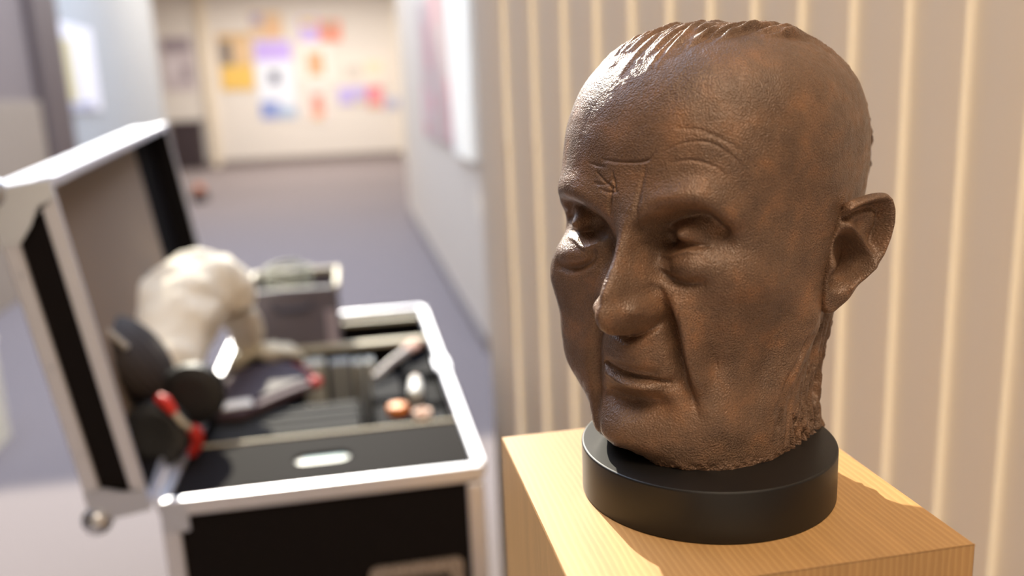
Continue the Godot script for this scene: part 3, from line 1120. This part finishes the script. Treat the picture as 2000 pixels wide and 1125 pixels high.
	# divider boards across
	for d in [[-1.745, 0.020], [-2.00, 0.008]]:
		box(t, "divider", Vector3(cx, 0.605, d[0]), Vector3(w - 0.03, 0.21, d[1]), 0.001, M.inner)
		box(t, "divider_edge", Vector3(cx, 0.714, d[0]), Vector3(w - 0.03, 0.012, d[1] + 0.012), 0.001, M.edge)
	box(t, "divider", Vector3(-0.125, 0.595, -1.39), Vector3(0.010, 0.19, 0.70), 0.001, M.inner)
	build_lid(t)


func speckle() -> StandardMaterial3D:
	var m := flat_mat(Color(1, 1, 1), 0.45, 0.5)
	m.albedo_texture = noise_tex(0.08, [Color(0.45, 0.42, 0.40), Color(0.75, 0.72, 0.70)], [0.3, 0.7], 31, 128)
	m.uv1_triplanar = true
	m.uv1_scale = Vector3(14, 14, 14)
	return m


func corner_piece(parent: Node, at: Vector3):
	var s := SphereMesh.new()
	s.radius = 0.026
	s.height = 0.052
	s.radial_segments = 24
	s.rings = 12
	put(parent, "ball_corner", s, M.zinc, at)


func board_with_hole(x0: float, x1: float, z0: float, z1: float, c: Vector2, hw: float, hd: float, thick: float) -> Mesh:
	var st := begin()
	var angles := []
	for k in 72:
		angles.append(TAU * k / 72)
	for q in [Vector2(x0, z0), Vector2(x1, z0), Vector2(x1, z1), Vector2(x0, z1)]:
		angles.append(fposmod((q - c).angle(), TAU))
	angles.sort()
	var outer := []
	var inner := []
	for a in angles:
		var d := Vector2(cos(a), sin(a))
		var s := 1e9
		if absf(d.x) > 1e-6:
			s = minf(s, ((x1 if d.x > 0 else x0) - c.x) / d.x)
		if absf(d.y) > 1e-6:
			s = minf(s, ((z1 if d.y > 0 else z0) - c.y) / d.y)
		outer.append(c + d * s)
		# a stadium: straight sides with round ends
		var half := (hw - hd) / 2
		var p := d * 0.001
		for it in 60:
			var near := Vector2(clampf(p.x, -half, half), 0)
			if p.distance_to(near) > hd / 2:
				break
			p += d * 0.001
		inner.append(c + p)
	var n := angles.size()
	for i in n:
		var j := (i + 1) % n
		for y in [0.0, thick]:
			poly(st, [Vector3(outer[i].x, y, outer[i].y), Vector3(outer[j].x, y, outer[j].y), Vector3(inner[j].x, y, inner[j].y), Vector3(inner[i].x, y, inner[i].y)], Vector3(c.x, thick / 2, c.y))
		var mid: Vector2 = (inner[i] + inner[j]) / 2
		var behind := mid + (mid - c).normalized() * 0.01
		poly(st, [Vector3(inner[i].x, 0, inner[i].y), Vector3(inner[j].x, 0, inner[j].y), Vector3(inner[j].x, thick, inner[j].y), Vector3(inner[i].x, thick, inner[i].y)], Vector3(behind.x, thick / 2, behind.y))
		poly(st, [Vector3(outer[i].x, 0, outer[i].y), Vector3(outer[j].x, 0, outer[j].y), Vector3(outer[j].x, thick, outer[j].y), Vector3(outer[i].x, thick, outer[i].y)], Vector3(c.x, thick / 2, c.y))
	return st.commit()


# the lid in its own axes: x from the inner rim (0) to the outer face (-depth), y from the hinge up, z along the case
func build_lid(t: Node3D):
	var lid := Node3D.new()
	lid.name = "lid"
	t.add_child(lid)
	lid.set_meta("label", "open lid leaning left with grey foam lining")
	lid.position = Vector3(-0.510, 0.735, CZ0 + 0.010)
	var away := Vector3(-0.062, 0.050, -1.3).normalized()
	var up := Vector3(-0.127, 0.992, 0.0)
	up = (up - away * up.dot(away)).normalized()
	lid.basis = Basis(up.cross(-away), up, -away)
	var h := 0.575
	var d := 0.096
	var l := CZ0 - CZ1 + 0.02
	box(lid, "outer_panel", Vector3(-d + 0.005, h / 2, -l / 2), Vector3(0.010, h - 0.02, l - 0.02), 0.001, M.laminate)
	for z in [-0.006, -l + 0.006]:
		box(lid, "end_panel", Vector3(-d / 2, h / 2, z), Vector3(d - 0.012, h - 0.02, 0.010), 0.001, M.laminate)
	for y in [0.006, h - 0.006]:
		box(lid, "long_panel", Vector3(-d / 2, y, -l / 2), Vector3(d - 0.012, 0.010, l - 0.03), 0.001, M.laminate)
	# aluminium: the front and far end frames, the long edges
	for z in [0.0, -l]:
		box(lid, "edge_profile", Vector3(-0.012, h / 2, z), Vector3(0.024, h, 0.016), 0.002, M.alu)
		box(lid, "edge_profile", Vector3(-d + 0.012, h / 2, z), Vector3(0.026, h, 0.016), 0.002, M.alu)
		box(lid, "edge_profile", Vector3(-d / 2, h - 0.014, z), Vector3(d - 0.05, 0.028, 0.014), 0.002, M.alu)
		box(lid, "edge_profile", Vector3(-d / 2, 0.014, z), Vector3(d - 0.05, 0.028, 0.014), 0.002, M.alu)
	for y in [0.0, h]:
		box(lid, "edge_profile", Vector3(-0.011, y, -l / 2), Vector3(0.026, 0.018, l - 0.016), 0.002, M.alu)
		box(lid, "edge_profile", Vector3(-d + 0.012, y, -l / 2), Vector3(0.030, 0.020, l - 0.016), 0.002, M.alu)
	box(lid, "top_strip", Vector3(-d / 2, h + 0.002, -l / 2), Vector3(d - 0.04, 0.010, l - 0.02), 0.002, M.alu)
	# corner braces and the ball corners
	for c in [[Vector3(-d + 0.006, -0.006, 0.004), -1], [Vector3(-d + 0.006, h, 0.002), 1]]:
		corner_piece(lid, c[0])
	var brace := PackedVector2Array([Vector2(0, 0), Vector2(0.098, 0), Vector2(0.098, -0.030), Vector2(0.070, -0.038), Vector2(0.052, -0.066), Vector2(0.028, -0.092), Vector2(0, -0.092)])
	put(lid, "corner_brace", slab(brace, 0.004), M.zinc, Vector3(-d - 0.001, h + 0.006, 0.008))
	var low_ := PackedVector2Array([Vector2(0, 0), Vector2(0.098, 0), Vector2(0.098, 0.040), Vector2(0.066, 0.044), Vector2(0.034, 0.060), Vector2(0, 0.060)])
	put(lid, "corner_brace", slab(low_, 0.004), M.zinc, Vector3(-d - 0.001, -0.008, 0.008))
	for k in 3:
		put(lid, "rivet", lathe([Vector2(0.004, 0), Vector2(0.003, 0.002), Vector2(0, 0.0028)], 12), M.zinc, Vector3(-d + 0.014, 0.12 + 0.16 * k, 0.008), Basis(Vector3.RIGHT, PI / 2))
	# foam lining, and the bare dark wall beyond it
	box(lid, "foam_lining", Vector3(-0.068, h / 2, -0.52), Vector3(0.030, h - 0.03, 1.0), 0.006, M.foam)
	box(lid, "dark_lining", Vector3(-0.070, h / 2, -1.165), Vector3(0.026, h - 0.03, 0.27), 0.004, M.inner)


# ------------------------------------------------------------------ what lies in the case
func build_contents():
	# a long black bag with ribbed cloth
	var t := thing("instrument_bag", "long black ribbed soft bag lying in front inside the flight case", "bag", Vector3(-0.309, 0.505, -1.26))
	var st := begin()
	for k in 9:
		add_box(st, Vector3(0, 0.086, -0.10 + 0.025 * k), Vector3(0.345, 0.172 + (0.004 if k % 2 else 0.0), 0.026), 0.009)
	put(t, "body", st.commit(), flat_mat(Color(0.10, 0.10, 0.105), 0.75))
	put(t, "zip", tube([Vector3(-0.17, 0.150, 0.112), Vector3(0, 0.152, 0.114), Vector3(0.17, 0.150, 0.112)], [0.003, 0.003, 0.003], 8), flat_mat(Color(0.2, 0.2, 0.2), 0.4))

	# blue folder under it, seen along its front
	var fo := box(self, "folder", Vector3(-0.24, 0.520, -1.095), Vector3(0.42, 0.020, 0.09), 0.003, flat_mat(Color(0.20, 0.38, 0.52), 0.6))
	tag(fo, "blue folder lying in front of the long black bag", "folder")
	# mauve pouch with a red tip and a white tag
	var p := thing("pouch", "flat mauve pouch with a red tip lying across the long black bag", "pouch", Vector3(-0.40, 0.690, -1.45))
	var outline := PackedVector2Array([Vector2(-0.08, 0.10), Vector2(-0.06, 0.18), Vector2(0.06, 0.215), Vector2(0.125, 0.14), Vector2(0.165, 0.015), Vector2(0.08, -0.07), Vector2(-0.01, -0.175), Vector2(-0.07, -0.17), Vector2(-0.082, -0.08)])
	var flat_b := Basis(Vector3.RIGHT, -PI / 2).rotated(Vector3.UP, 0.0)
	put(p, "body", slab(outline, 0.018), flat_mat(Color(0.33, 0.26, 0.29), 0.8), Vector3.ZERO, flat_b)
	var inset := PackedVector2Array()
	for q in outline:
		inset.append(q * 0.78 + Vector2(0.004, 0.016))
	put(p, "front_pocket", slab(inset, 0.006), flat_mat(Color(0.20, 0.15, 0.19), 0.7), Vector3(0, 0.018, 0), flat_b)
	var tip := SphereMesh.new()
	tip.radius = 0.018
	tip.height = 0.03
	put(p, "red_tip", tip, flat_mat(Color(0.80, 0.16, 0.14), 0.45), Vector3(0.150, 0.014, -0.01))
	put(p, "red_cord", tube([Vector3(0.150, 0.018, -0.01), Vector3(0.125, 0.026, -0.09), Vector3(0.09, 0.022, -0.17)], [0.005, 0.004, 0.004], 8), flat_mat(Color(0.62, 0.20, 0.16), 0.6))
	box(p, "paper_tag", Vector3(-0.03, 0.024, 0.135), Vector3(0.075, 0.004, 0.05), 0.001, flat_mat(Color(0.92, 0.90, 0.86), 0.7), Basis(Vector3.UP, 0.2))

	# pale cartons in a row along the divider
	for k in 3:
		var x: float = [-0.262, -0.190, -0.125][k]
		var c := box(self, "carton", Vector3(x, 0.5985, -1.695 + 0.004 * k), Vector3(0.058, 0.187 - 0.008 * k, 0.055), 0.003, flat_mat(Color(0.80, 0.80, 0.76) if k != 1 else Color(0.62, 0.63, 0.62), 0.6))
		tag(c, ["pale carton against the divider, beside the tip of the pouch", "grey carton between the two pale ones along the divider", "pale carton against the divider, next to the brush"][k], "carton")
	var wad := put(self, "paper_wad", tube([Vector3(-0.50, 0.69, -1.70), Vector3(-0.42, 0.725, -1.71), Vector3(-0.34, 0.730, -1.70), Vector3(-0.29, 0.70, -1.70)], [0.022, 0.036, 0.032, 0.016], 18, 8, 0.7, 0.9), flat_mat(Color(0.84, 0.81, 0.72), 0.85))
	tag(wad, "crumpled pale paper between the jacket and the divider", "paper")

	# the black tool boxes of the right half
	var spots := [[Vector3(-0.068, 0, -1.255), Vector3(0.075, 0.165, 0.16)], [Vector3(0.022, 0, -1.235), Vector3(0.085, 0.155, 0.12)], [Vector3(0.022, 0, -1.395), Vector3(0.085, 0.165, 0.16)], [Vector3(-0.070, 0, -1.470), Vector3(0.075, 0.170, 0.20)], [Vector3(0.024, 0, -1.615), Vector3(0.080, 0.175, 0.18)]]
	var says := ["dark tool box with an orange cap lying on it", "dark tool box in the front right corner of the case", "dark tool box under the white tube", "dark tool box beside the inner divider, behind the one with the orange cap", "dark tool box in the right half, nearest the back divider"]
	for k in spots.size():
		var s: Vector3 = spots[k][1]
		var b := thing("tool_box", says[k], "box", spots[k][0] + Vector3(0, 0.505, 0), "dark tool boxes in the flight case")
		var m := flat_mat(Color(0.15, 0.15, 0.16) if k % 2 else Color(0.11, 0.11, 0.12), 0.75)
		m.metallic_specular = 0.15
		box(b, "body", Vector3(0, s.y * 0.42, 0), Vector3(s.x, s.y * 0.84, s.z), 0.004, m)
		box(b, "lid", Vector3(0, s.y * 0.92, 0), Vector3(s.x + 0.003, s.y * 0.15, s.z + 0.003), 0.004, m)
		box(b, "clasp", Vector3(0, s.y * 0.84, s.z / 2 + 0.003), Vector3(0.02, 0.03, 0.006), 0.001, M.zinc)
	var cap := put(self, "orange_cap", lathe([Vector2(0, 0), Vector2(0.023, 0), Vector2(0.025, 0.003), Vector2(0.024, 0.016), Vector2(0.020, 0.020), Vector2(0, 0.021)], 32), flat_mat(Color(0.95, 0.55, 0.22), 0.5), Vector3(-0.052, 0.671, -1.262))
	tag(cap, "round orange cap lying on a dark tool box in the case", "cap")
	var roll := put(self, "tape_roll", lathe([Vector2(0.012, 0), Vector2(0.021, 0), Vector2(0.021, 0.018), Vector2(0.012, 0.018), Vector2(0.012, 0)], 28), flat_mat(Color(0.82, 0.62, 0.50), 0.5), Vector3(0.004, 0.661, -1.235))
	tag(roll, "small pinkish tape roll right of the orange cap", "tape")
	var tb := thing("white_tube", "white tube with a grey cap lying on a dark tool box", "tube", Vector3(-0.004, 0.689, -1.375))
	put(tb, "body", tube([Vector3(0, 0, 0.055), Vector3(0.004, 0, 0.0), Vector3(0.008, 0, -0.055)], [0.017, 0.017, 0.015], 18), flat_mat(Color(0.90, 0.89, 0.86), 0.5))
	put(tb, "cap", tube([Vector3(0.008, 0, -0.055), Vector3(0.009, 0, -0.066), Vector3(0.010, 0, -0.078)], [0.012, 0.012, 0.011], 14), flat_mat(Color(0.72, 0.52, 0.42), 0.5))
	var br := thing("brush", "wooden handled brush lying near the back divider of the case", "brush", Vector3(-0.030, 0.700, -1.60))
	put(br, "handle", tube([Vector3(-0.07, -0.012, 0.10), Vector3(-0.02, 0, 0.02), Vector3(0.03, 0.006, -0.06)], [0.008, 0.011, 0.013], 14), flat_mat(Color(0.66, 0.62, 0.60), 0.5))
	put(br, "bristles", tube([Vector3(0.03, 0.006, -0.06), Vector3(0.042, 0.008, -0.085), Vector3(0.055, 0.008, -0.11)], [0.014, 0.022, 0.024], 14, 4, 0.6), flat_mat(Color(0.85, 0.68, 0.60), 0.8))

	# cream jacket bundled over the back left corner
	var j := thing("jacket", "cream fleece jacket bundled up between the lid and the case", "jacket")
	put(j, "body", tube([Vector3(-0.560, 0.775, -1.13), Vector3(-0.575, 0.845, -1.22), Vector3(-0.570, 0.915, -1.42), Vector3(-0.510, 0.955, -1.55), Vector3(-0.455, 0.930, -1.58), Vector3(-0.430, 0.880, -1.56)], [0.045, 0.085, 0.110, 0.098, 0.075, 0.035], 48, 12, 1.0, 0.16), M.cloth)
	put(j, "sleeve", tube([Vector3(-0.540, 0.955, -1.52), Vector3(-0.560, 0.895, -1.44), Vector3(-0.585, 0.835, -1.36), Vector3(-0.590, 0.775, -1.29), Vector3(-0.565, 0.730, -1.26)], [0.060, 0.088, 0.092, 0.070, 0.030], 44, 12, 0.8, 0.16), M.cloth)
	put(j, "collar", tube([Vector3(-0.50, 0.92, -1.60), Vector3(-0.46, 0.86, -1.66), Vector3(-0.44, 0.80, -1.70), Vector3(-0.46, 0.745, -1.70)], [0.04, 0.060, 0.052, 0.025], 32, 10, 0.8, 0.2), M.cloth)

	# black mesh bag hanging in the lid
	var mb := thing("mesh_bag", "dark brown mesh bag stuffed into the lower lid", "bag", Vector3(-0.585, 0.905, -1.10))
	var pts := PackedVector3Array()
	for r in 41:
		var v := PI * r / 40.0
		for c in 96:
			var a := TAU * c / 96
			var rib := 1.0 + 0.035 * cos(a * 24.0)
			pts.append(Basis(Vector3.BACK, 0.55) * Vector3(cos(a) * sin(v) * 0.052 * rib, cos(v) * 0.105, sin(a) * sin(v) * 0.11 * rib))
	put(mb, "body", grid_mesh(pts, 41, 96, true, Vector3.ZERO), flat_mat(Color(0.17, 0.14, 0.13), 0.7))
	put(mb, "drawstring", tube([Vector3(-0.075, 0.085, 0.02), Vector3(-0.05, 0.10, 0.06), Vector3(-0.02, 0.08, 0.08), Vector3(0.01, 0.05, 0.09)], [0.006, 0.006, 0.006, 0.006], 10), flat_mat(Color(0.70, 0.68, 0.64), 0.7))

	# headset
	var hs := thing("headset", "black padded headset with red strap rings at the corner of the case", "headset", Vector3(-0.530, 0.800, -0.99))
	var cup := lathe([Vector2(0, -0.028), Vector2(0.040, -0.028), Vector2(0.062, -0.020), Vector2(0.068, 0.0), Vector2(0.062, 0.020), Vector2(0.040, 0.026), Vector2(0, 0.024)], 48)
	put(hs, "ear_cup", cup, flat_mat(Color(0.07, 0.075, 0.08), 0.5), Vector3(-0.005, -0.015, 0.02), Basis(Vector3.RIGHT, 1.25))
	put(hs, "ear_cup", cup, flat_mat(Color(0.05, 0.05, 0.055), 0.55), Vector3(0.055, 0.030, -0.075), Basis(Vector3.RIGHT, 1.45))
	put(hs, "red_ring", tube([Vector3(0.012, 0.062, 0.03), Vector3(0.026, 0.055, 0.04), Vector3(0.040, 0.034, 0.046)], [0.011, 0.012, 0.008], 14), flat_mat(Color(0.80, 0.17, 0.12), 0.5))
	put(hs, "red_ring", tube([Vector3(0.064, -0.002, 0.04), Vector3(0.074, -0.016, 0.036), Vector3(0.070, -0.042, 0.030), Vector3(0.056, -0.062, 0.03)], [0.011, 0.013, 0.012, 0.008], 14), flat_mat(Color(0.72, 0.15, 0.11), 0.5))
	put(hs, "strap", tube([Vector3(0.040, 0.034, 0.046), Vector3(0.054, 0.014, 0.05), Vector3(0.064, -0.002, 0.04)], [0.006, 0.006, 0.006], 10), flat_mat(Color(0.72, 0.68, 0.60), 0.6))


# ------------------------------------------------------------------ the hall behind
func build_background():
	# grey bin standing in the back bay of the flight case
	var t := thing("storage_bin", "grey plastic bin with a pale rim standing in the back of the flight case", "bin", Vector3(-0.310, 0.512, -1.905))
	var w := 0.245
	var d := 0.27
	var h := 0.375
	var grey := flat_mat(Color(0.40, 0.38, 0.42), 0.55)
	for s in [-1, 1]:
		box(t, "side_panel", Vector3(s * w / 2, h / 2, 0), Vector3(0.006, h, d), 0.001, grey)
		box(t, "end_panel", Vector3(0, h / 2, s * d / 2), Vector3(w, h, 0.006), 0.001, grey)
		box(t, "rim", Vector3(s * (w / 2 + 0.004), h, 0), Vector3(0.016, 0.016, d + 0.02), 0.003, M.edge)
		box(t, "corner_rib", Vector3(s * (w / 2 - 0.018), h * 0.42, d / 2 + 0.004), Vector3(0.030, h * 0.8, 0.004), 0.001, flat_mat(Color(0.66, 0.62, 0.66), 0.6))
	box(t, "rim", Vector3(0, h, -d / 2), Vector3(w, 0.016, 0.016), 0.003, M.edge)
	box(t, "rim", Vector3(0, h - 0.004, d / 2), Vector3(w, 0.012, 0.014), 0.003, flat_mat(Color(0.45, 0.44, 0.48), 0.5))
	box(t, "bottom", Vector3(0, 0.004, 0), Vector3(w, 0.008, d), 0.001, M.inner)
	box(t, "lining", Vector3(0, h * 0.62, 0), Vector3(w - 0.012, 0.006, d - 0.012), 0.001, M.inner)
	put(t, "carry_handle", tube([Vector3(-0.055, h - 0.035, d / 2 + 0.004), Vector3(-0.04, h - 0.055, d / 2 + 0.012), Vector3(0.04, h - 0.055, d / 2 + 0.012), Vector3(0.055, h - 0.035, d / 2 + 0.004)], [0.006, 0.007, 0.007, 0.006], 10), flat_mat(Color(0.25, 0.24, 0.28), 0.5))
	var cable := put(self, "cable_coil", tube(coil(), coil_r(), 8, 3), flat_mat(Color(0.62, 0.62, 0.54), 0.6), Vector3(-0.33, 0.82, -1.95))
	tag(cable, "pale coiled cable heaped in the grey bin", "cable")

	# white pedestal at the left edge
	var pd := thing("pedestal", "low cream pedestal with rounded edges cut off by the left edge of the picture", "pedestal", Vector3(-1.955, 0, -3.15))
	put(pd, "body", slab(rounded_rect(0.5, 0.40, 0.06), 0.44), flat_mat(Color(0.92, 0.89, 0.80), 0.6), Vector3(0, 0, 0), Basis(Vector3.RIGHT, -PI / 2))
	put(pd, "top_plate", slab(rounded_rect(0.51, 0.41, 0.06), 0.02), flat_mat(Color(0.93, 0.90, 0.82), 0.5), Vector3(0, 0.44, 0), Basis(Vector3.RIGHT, -PI / 2))

	var dark := thing("dark_stand", "dark brown box stand at the foot of the far wall", "stand", Vector3(-3.62, 0, -20.15))
	box(dark, "body", Vector3(0, 0.50, 0), Vector3(0.62, 1.0, 0.5), 0.01, flat_mat(Color(0.22, 0.17, 0.18), 0.7))
	box(dark, "top_board", Vector3(0, 1.03, 0), Vector3(0.68, 0.06, 0.56), 0.01, flat_mat(Color(0.26, 0.20, 0.21), 0.6))

	var bag := thing("tool_bag", "small dark bag with an orange top on the floor behind the lid", "bag", Vector3(-2.33, 0, -12.9))
	put(bag, "body", tube([Vector3(0, 0.0, 0), Vector3(0, 0.06, 0), Vector3(0, 0.14, 0), Vector3(0, 0.18, 0)], [0.10, 0.13, 0.11, 0.05], 20), flat_mat(Color(0.26, 0.20, 0.18), 0.7))
	put(bag, "orange_top", tube([Vector3(0, 0.15, 0), Vector3(0, 0.21, 0), Vector3(0, 0.27, 0)], [0.09, 0.08, 0.03], 18), flat_mat(Color(0.74, 0.45, 0.32), 0.6))

	# the pink panel in its white frame on the corridor wall
	var pp := thing("wall_panel", "tall pinkish display panel in a broad white frame on the corridor wall", "panel", Vector3(0.55, 1.6, -5.25))
	box(pp, "panel_board", Vector3(0, 0.0, -0.55), Vector3(0.02, 1.05, 2.2), 0.003, print_mat([Color(0.80, 0.70, 0.66), Color(0.84, 0.76, 0.73), Color(0.86, 0.60, 0.60), Color(0.80, 0.74, 0.78)], 4, 5, 3))
	box(pp, "frame_board", Vector3(-0.012, 0.0, 0.98), Vector3(0.035, 1.10, 0.86), 0.004, flat_mat(Color(0.97, 0.96, 0.92), 0.6))

	# sheet on the ribbed wall
	var ps := thing("poster", "white sheet with a pale yellow print on the ribbed wall", "poster", Vector3(-2.715, 1.82, -8.95))
	box(ps, "sheet", Vector3(0, 0, 0), Vector3(0.012, 0.84, 1.44), 0.002, flat_mat(Color(0.96, 0.96, 0.99), 0.6))
	box(ps, "yellow_print", Vector3(0.008, -0.03, 0.36), Vector3(0.004, 0.60, 0.52), 0.001, flat_mat(Color(0.87, 0.83, 0.66), 0.6))
	box(ps, "caption_strip", Vector3(0.008, -0.37, 0.1), Vector3(0.004, 0.06, 1.0), 0.001, flat_mat(Color(0.68, 0.70, 0.80), 0.6))

	# posters on the far wall: [x0, y0, x1, y1, label, blocks]
	poster(-4.02, 1.72, -3.34, 2.88, Color(0.76, 0.70, 0.71), [[0.05, 0.74, 0.90, 0.22, Color(0.50, 0.44, 0.47)], [0.60, 0.15, 0.28, 0.30, Color(0.55, 0.49, 0.52)], [0.1, 0.3, 0.4, 0.3, Color(0.84, 0.79, 0.80)]], "mauve grey poster with a dark top band, leftmost on the far wall")
	poster(-2.80, 1.68, -2.08, 2.92, Color(0.82, 0.66, 0.42), [[0.0, 0.0, 1.0, 0.42, Color(0.93, 0.73, 0.27)], [0.05, 0.45, 0.38, 0.42, Color(0.42, 0.38, 0.36)], [0.5, 0.5, 0.45, 0.4, Color(0.88, 0.72, 0.52)]], "yellow and brown poster left of the white and lavender one")
	poster(-2.02, 1.00, -1.20, 2.74, Color(0.92, 0.94, 0.98), [[0.0, 0.74, 1.0, 0.26, Color(0.74, 0.62, 0.94)], [0.34, 0.45, 0.30, 0.16, Color(0.24, 0.27, 0.38)], [0.0, 0.0, 0.55, 0.22, Color(0.46, 0.54, 0.80)], [0.5, 0.0, 0.5, 0.14, Color(0.62, 0.72, 0.84)]], "white poster with a lavender top, a dark spot and a blue foot")
	poster(-1.02, 1.76, -0.36, 2.66, Color(0.99, 0.93, 0.89), [[0.22, 0.18, 0.56, 0.60, Color(0.97, 0.60, 0.40)]], "white poster with an orange blot in the middle of the far wall")
	poster(-0.98, 0.90, -0.46, 1.66, Color(0.92, 0.87, 0.84), [[0.25, 0.2, 0.5, 0.62, Color(0.94, 0.50, 0.40)], [0.2, 0.05, 0.5, 0.14, Color(0.92, 0.74, 0.48)]], "small poster with a red orange blot under the orange one")
	poster(-0.98, 2.70, -0.56, 3.22, Color(0.78, 0.68, 0.95), [[0.1, 0.6, 0.8, 0.35, Color(0.90, 0.80, 0.48)]], "lilac sheet with a yellow top, high on the far wall")
	poster(-0.54, 2.68, -0.06, 3.14, Color(0.93, 0.52, 0.40), [[0.2, 0.55, 0.55, 0.4, Color(0.70, 0.62, 0.52)]], "red orange sheet beside the lilac one")
	poster(-2.04, 2.80, -1.36, 3.36, Color(0.87, 0.72, 0.55), [[0.0, 0.5, 0.4, 0.45, Color(0.66, 0.62, 0.72)], [0.5, 0.1, 0.4, 0.4, Color(0.90, 0.66, 0.42)]], "tan sheet with a grey corner, high above the lavender poster")
	poster(-0.26, 1.66, 0.98, 2.40, Color(0.93, 0.88, 0.82), [[0.15, 0.2, 0.35, 0.45, Color(0.82, 0.78, 0.72)], [0.55, 0.35, 0.35, 0.4, Color(0.91, 0.86, 0.72)]], "wide pale sheet right of the orange poster")
	poster(-0.24, 1.26, 0.40, 1.66, Color(0.72, 0.66, 0.90), [[0.55, 0.0, 0.4, 0.3, Color(0.86, 0.80, 0.62)]], "violet sheet under the wide pale one")
	poster(0.42, 1.14, 0.78, 1.65, Color(0.92, 0.50, 0.54), [[0.1, 0.0, 0.6, 0.2, Color(0.82, 0.76, 0.50)]], "pink red sheet right of the violet one")
	poster(0.84, 1.10, 1.44, 1.38, Color(0.70, 0.71, 0.80), [[0.1, 0.3, 0.6, 0.4, Color(0.62, 0.64, 0.76)]], "small blue grey sheet at the right end of the far wall")
	var post := structure("trim_4", box_mesh(Vector3(0.30, 3.9, 0.25), 0.01), flat_mat(Color(0.95, 0.91, 0.83), 0.7), "cream post at the right end of the far wall", Vector3(1.30, 1.95, -20.3))
	var post2 := structure("trim_5", box_mesh(Vector3(0.18, 3.9, 0.12), 0.01), flat_mat(Color(0.92, 0.86, 0.76), 0.7), "cream post between the mauve and the yellow poster", Vector3(-3.08, 1.95, -20.42))


func poster(x0: float, y0: float, x1: float, y1: float, ground: Color, blocks: Array, label: String):
	var t := thing("poster", label, "poster", Vector3((x0 + x1) / 2, (y0 + y1) / 2, -20.48))
	var w := x1 - x0
	var h := y1 - y0
	var im := Image.create(96, 96, false, Image.FORMAT_RGB8)
	im.fill(ground.lerp(Color.WHITE, 0.18))
	for b in blocks:
		im.fill_rect(Rect2i(int(b[0] * 96), int((1.0 - b[1] - b[3]) * 96), int(b[2] * 96), int(b[3] * 96)), (b[4] as Color).lerp(Color.WHITE, 0.18))
	var m := flat_mat(Color.WHITE, 0.6)
	m.albedo_texture = ImageTexture.create_from_image(im)
	var st := begin()
	add_box(st, Vector3.ZERO, Vector3(w, h, 0.02), 0.002)
	put(t, "backing_board", st.commit(), flat_mat(ground, 0.6))
	var f := begin()
	var q := [Vector3(-w / 2 + 0.01, -h / 2 + 0.01, 0.012), Vector3(w / 2 - 0.01, -h / 2 + 0.01, 0.012), Vector3(w / 2 - 0.01, h / 2 - 0.01, 0.012), Vector3(-w / 2 + 0.01, h / 2 - 0.01, 0.012)]
	poly(f, q, Vector3.ZERO, [Vector2(0, 1), Vector2(1, 1), Vector2(1, 0), Vector2(0, 0)])
	put(t, "printed_sheet", f.commit(), m)


func print_mat(colors: Array, nx: int, ny: int, seed_: int) -> StandardMaterial3D:
	var r := RandomNumberGenerator.new()
	r.seed = seed_
	var im := Image.create(64, 64, false, Image.FORMAT_RGB8)
	im.fill(colors[0])
	for k in nx * ny:
		im.fill_rect(Rect2i(r.randi_range(0, 56), r.randi_range(0, 56), r.randi_range(6, 18), r.randi_range(4, 14)), colors[r.randi_range(0, colors.size() - 1)])
	var m := flat_mat(Color.WHITE, 0.7)
	m.albedo_texture = ImageTexture.create_from_image(im)
	m.uv1_triplanar = true
	m.uv1_scale = Vector3(0.5, 0.5, 0.5)
	return m


func coil() -> Array:
	var out := []
	for k in 60:
		var a := k * 0.62
		out.append(Vector3(cos(a) * (0.060 + 0.012 * sin(k * 1.3)), 0.012 + 0.0016 * k, sin(a) * (0.075 + 0.014 * cos(k * 0.9))))
	return out


func coil_r() -> Array:
	var out := []
	out.resize(60)
	out.fill(0.005)
	return out
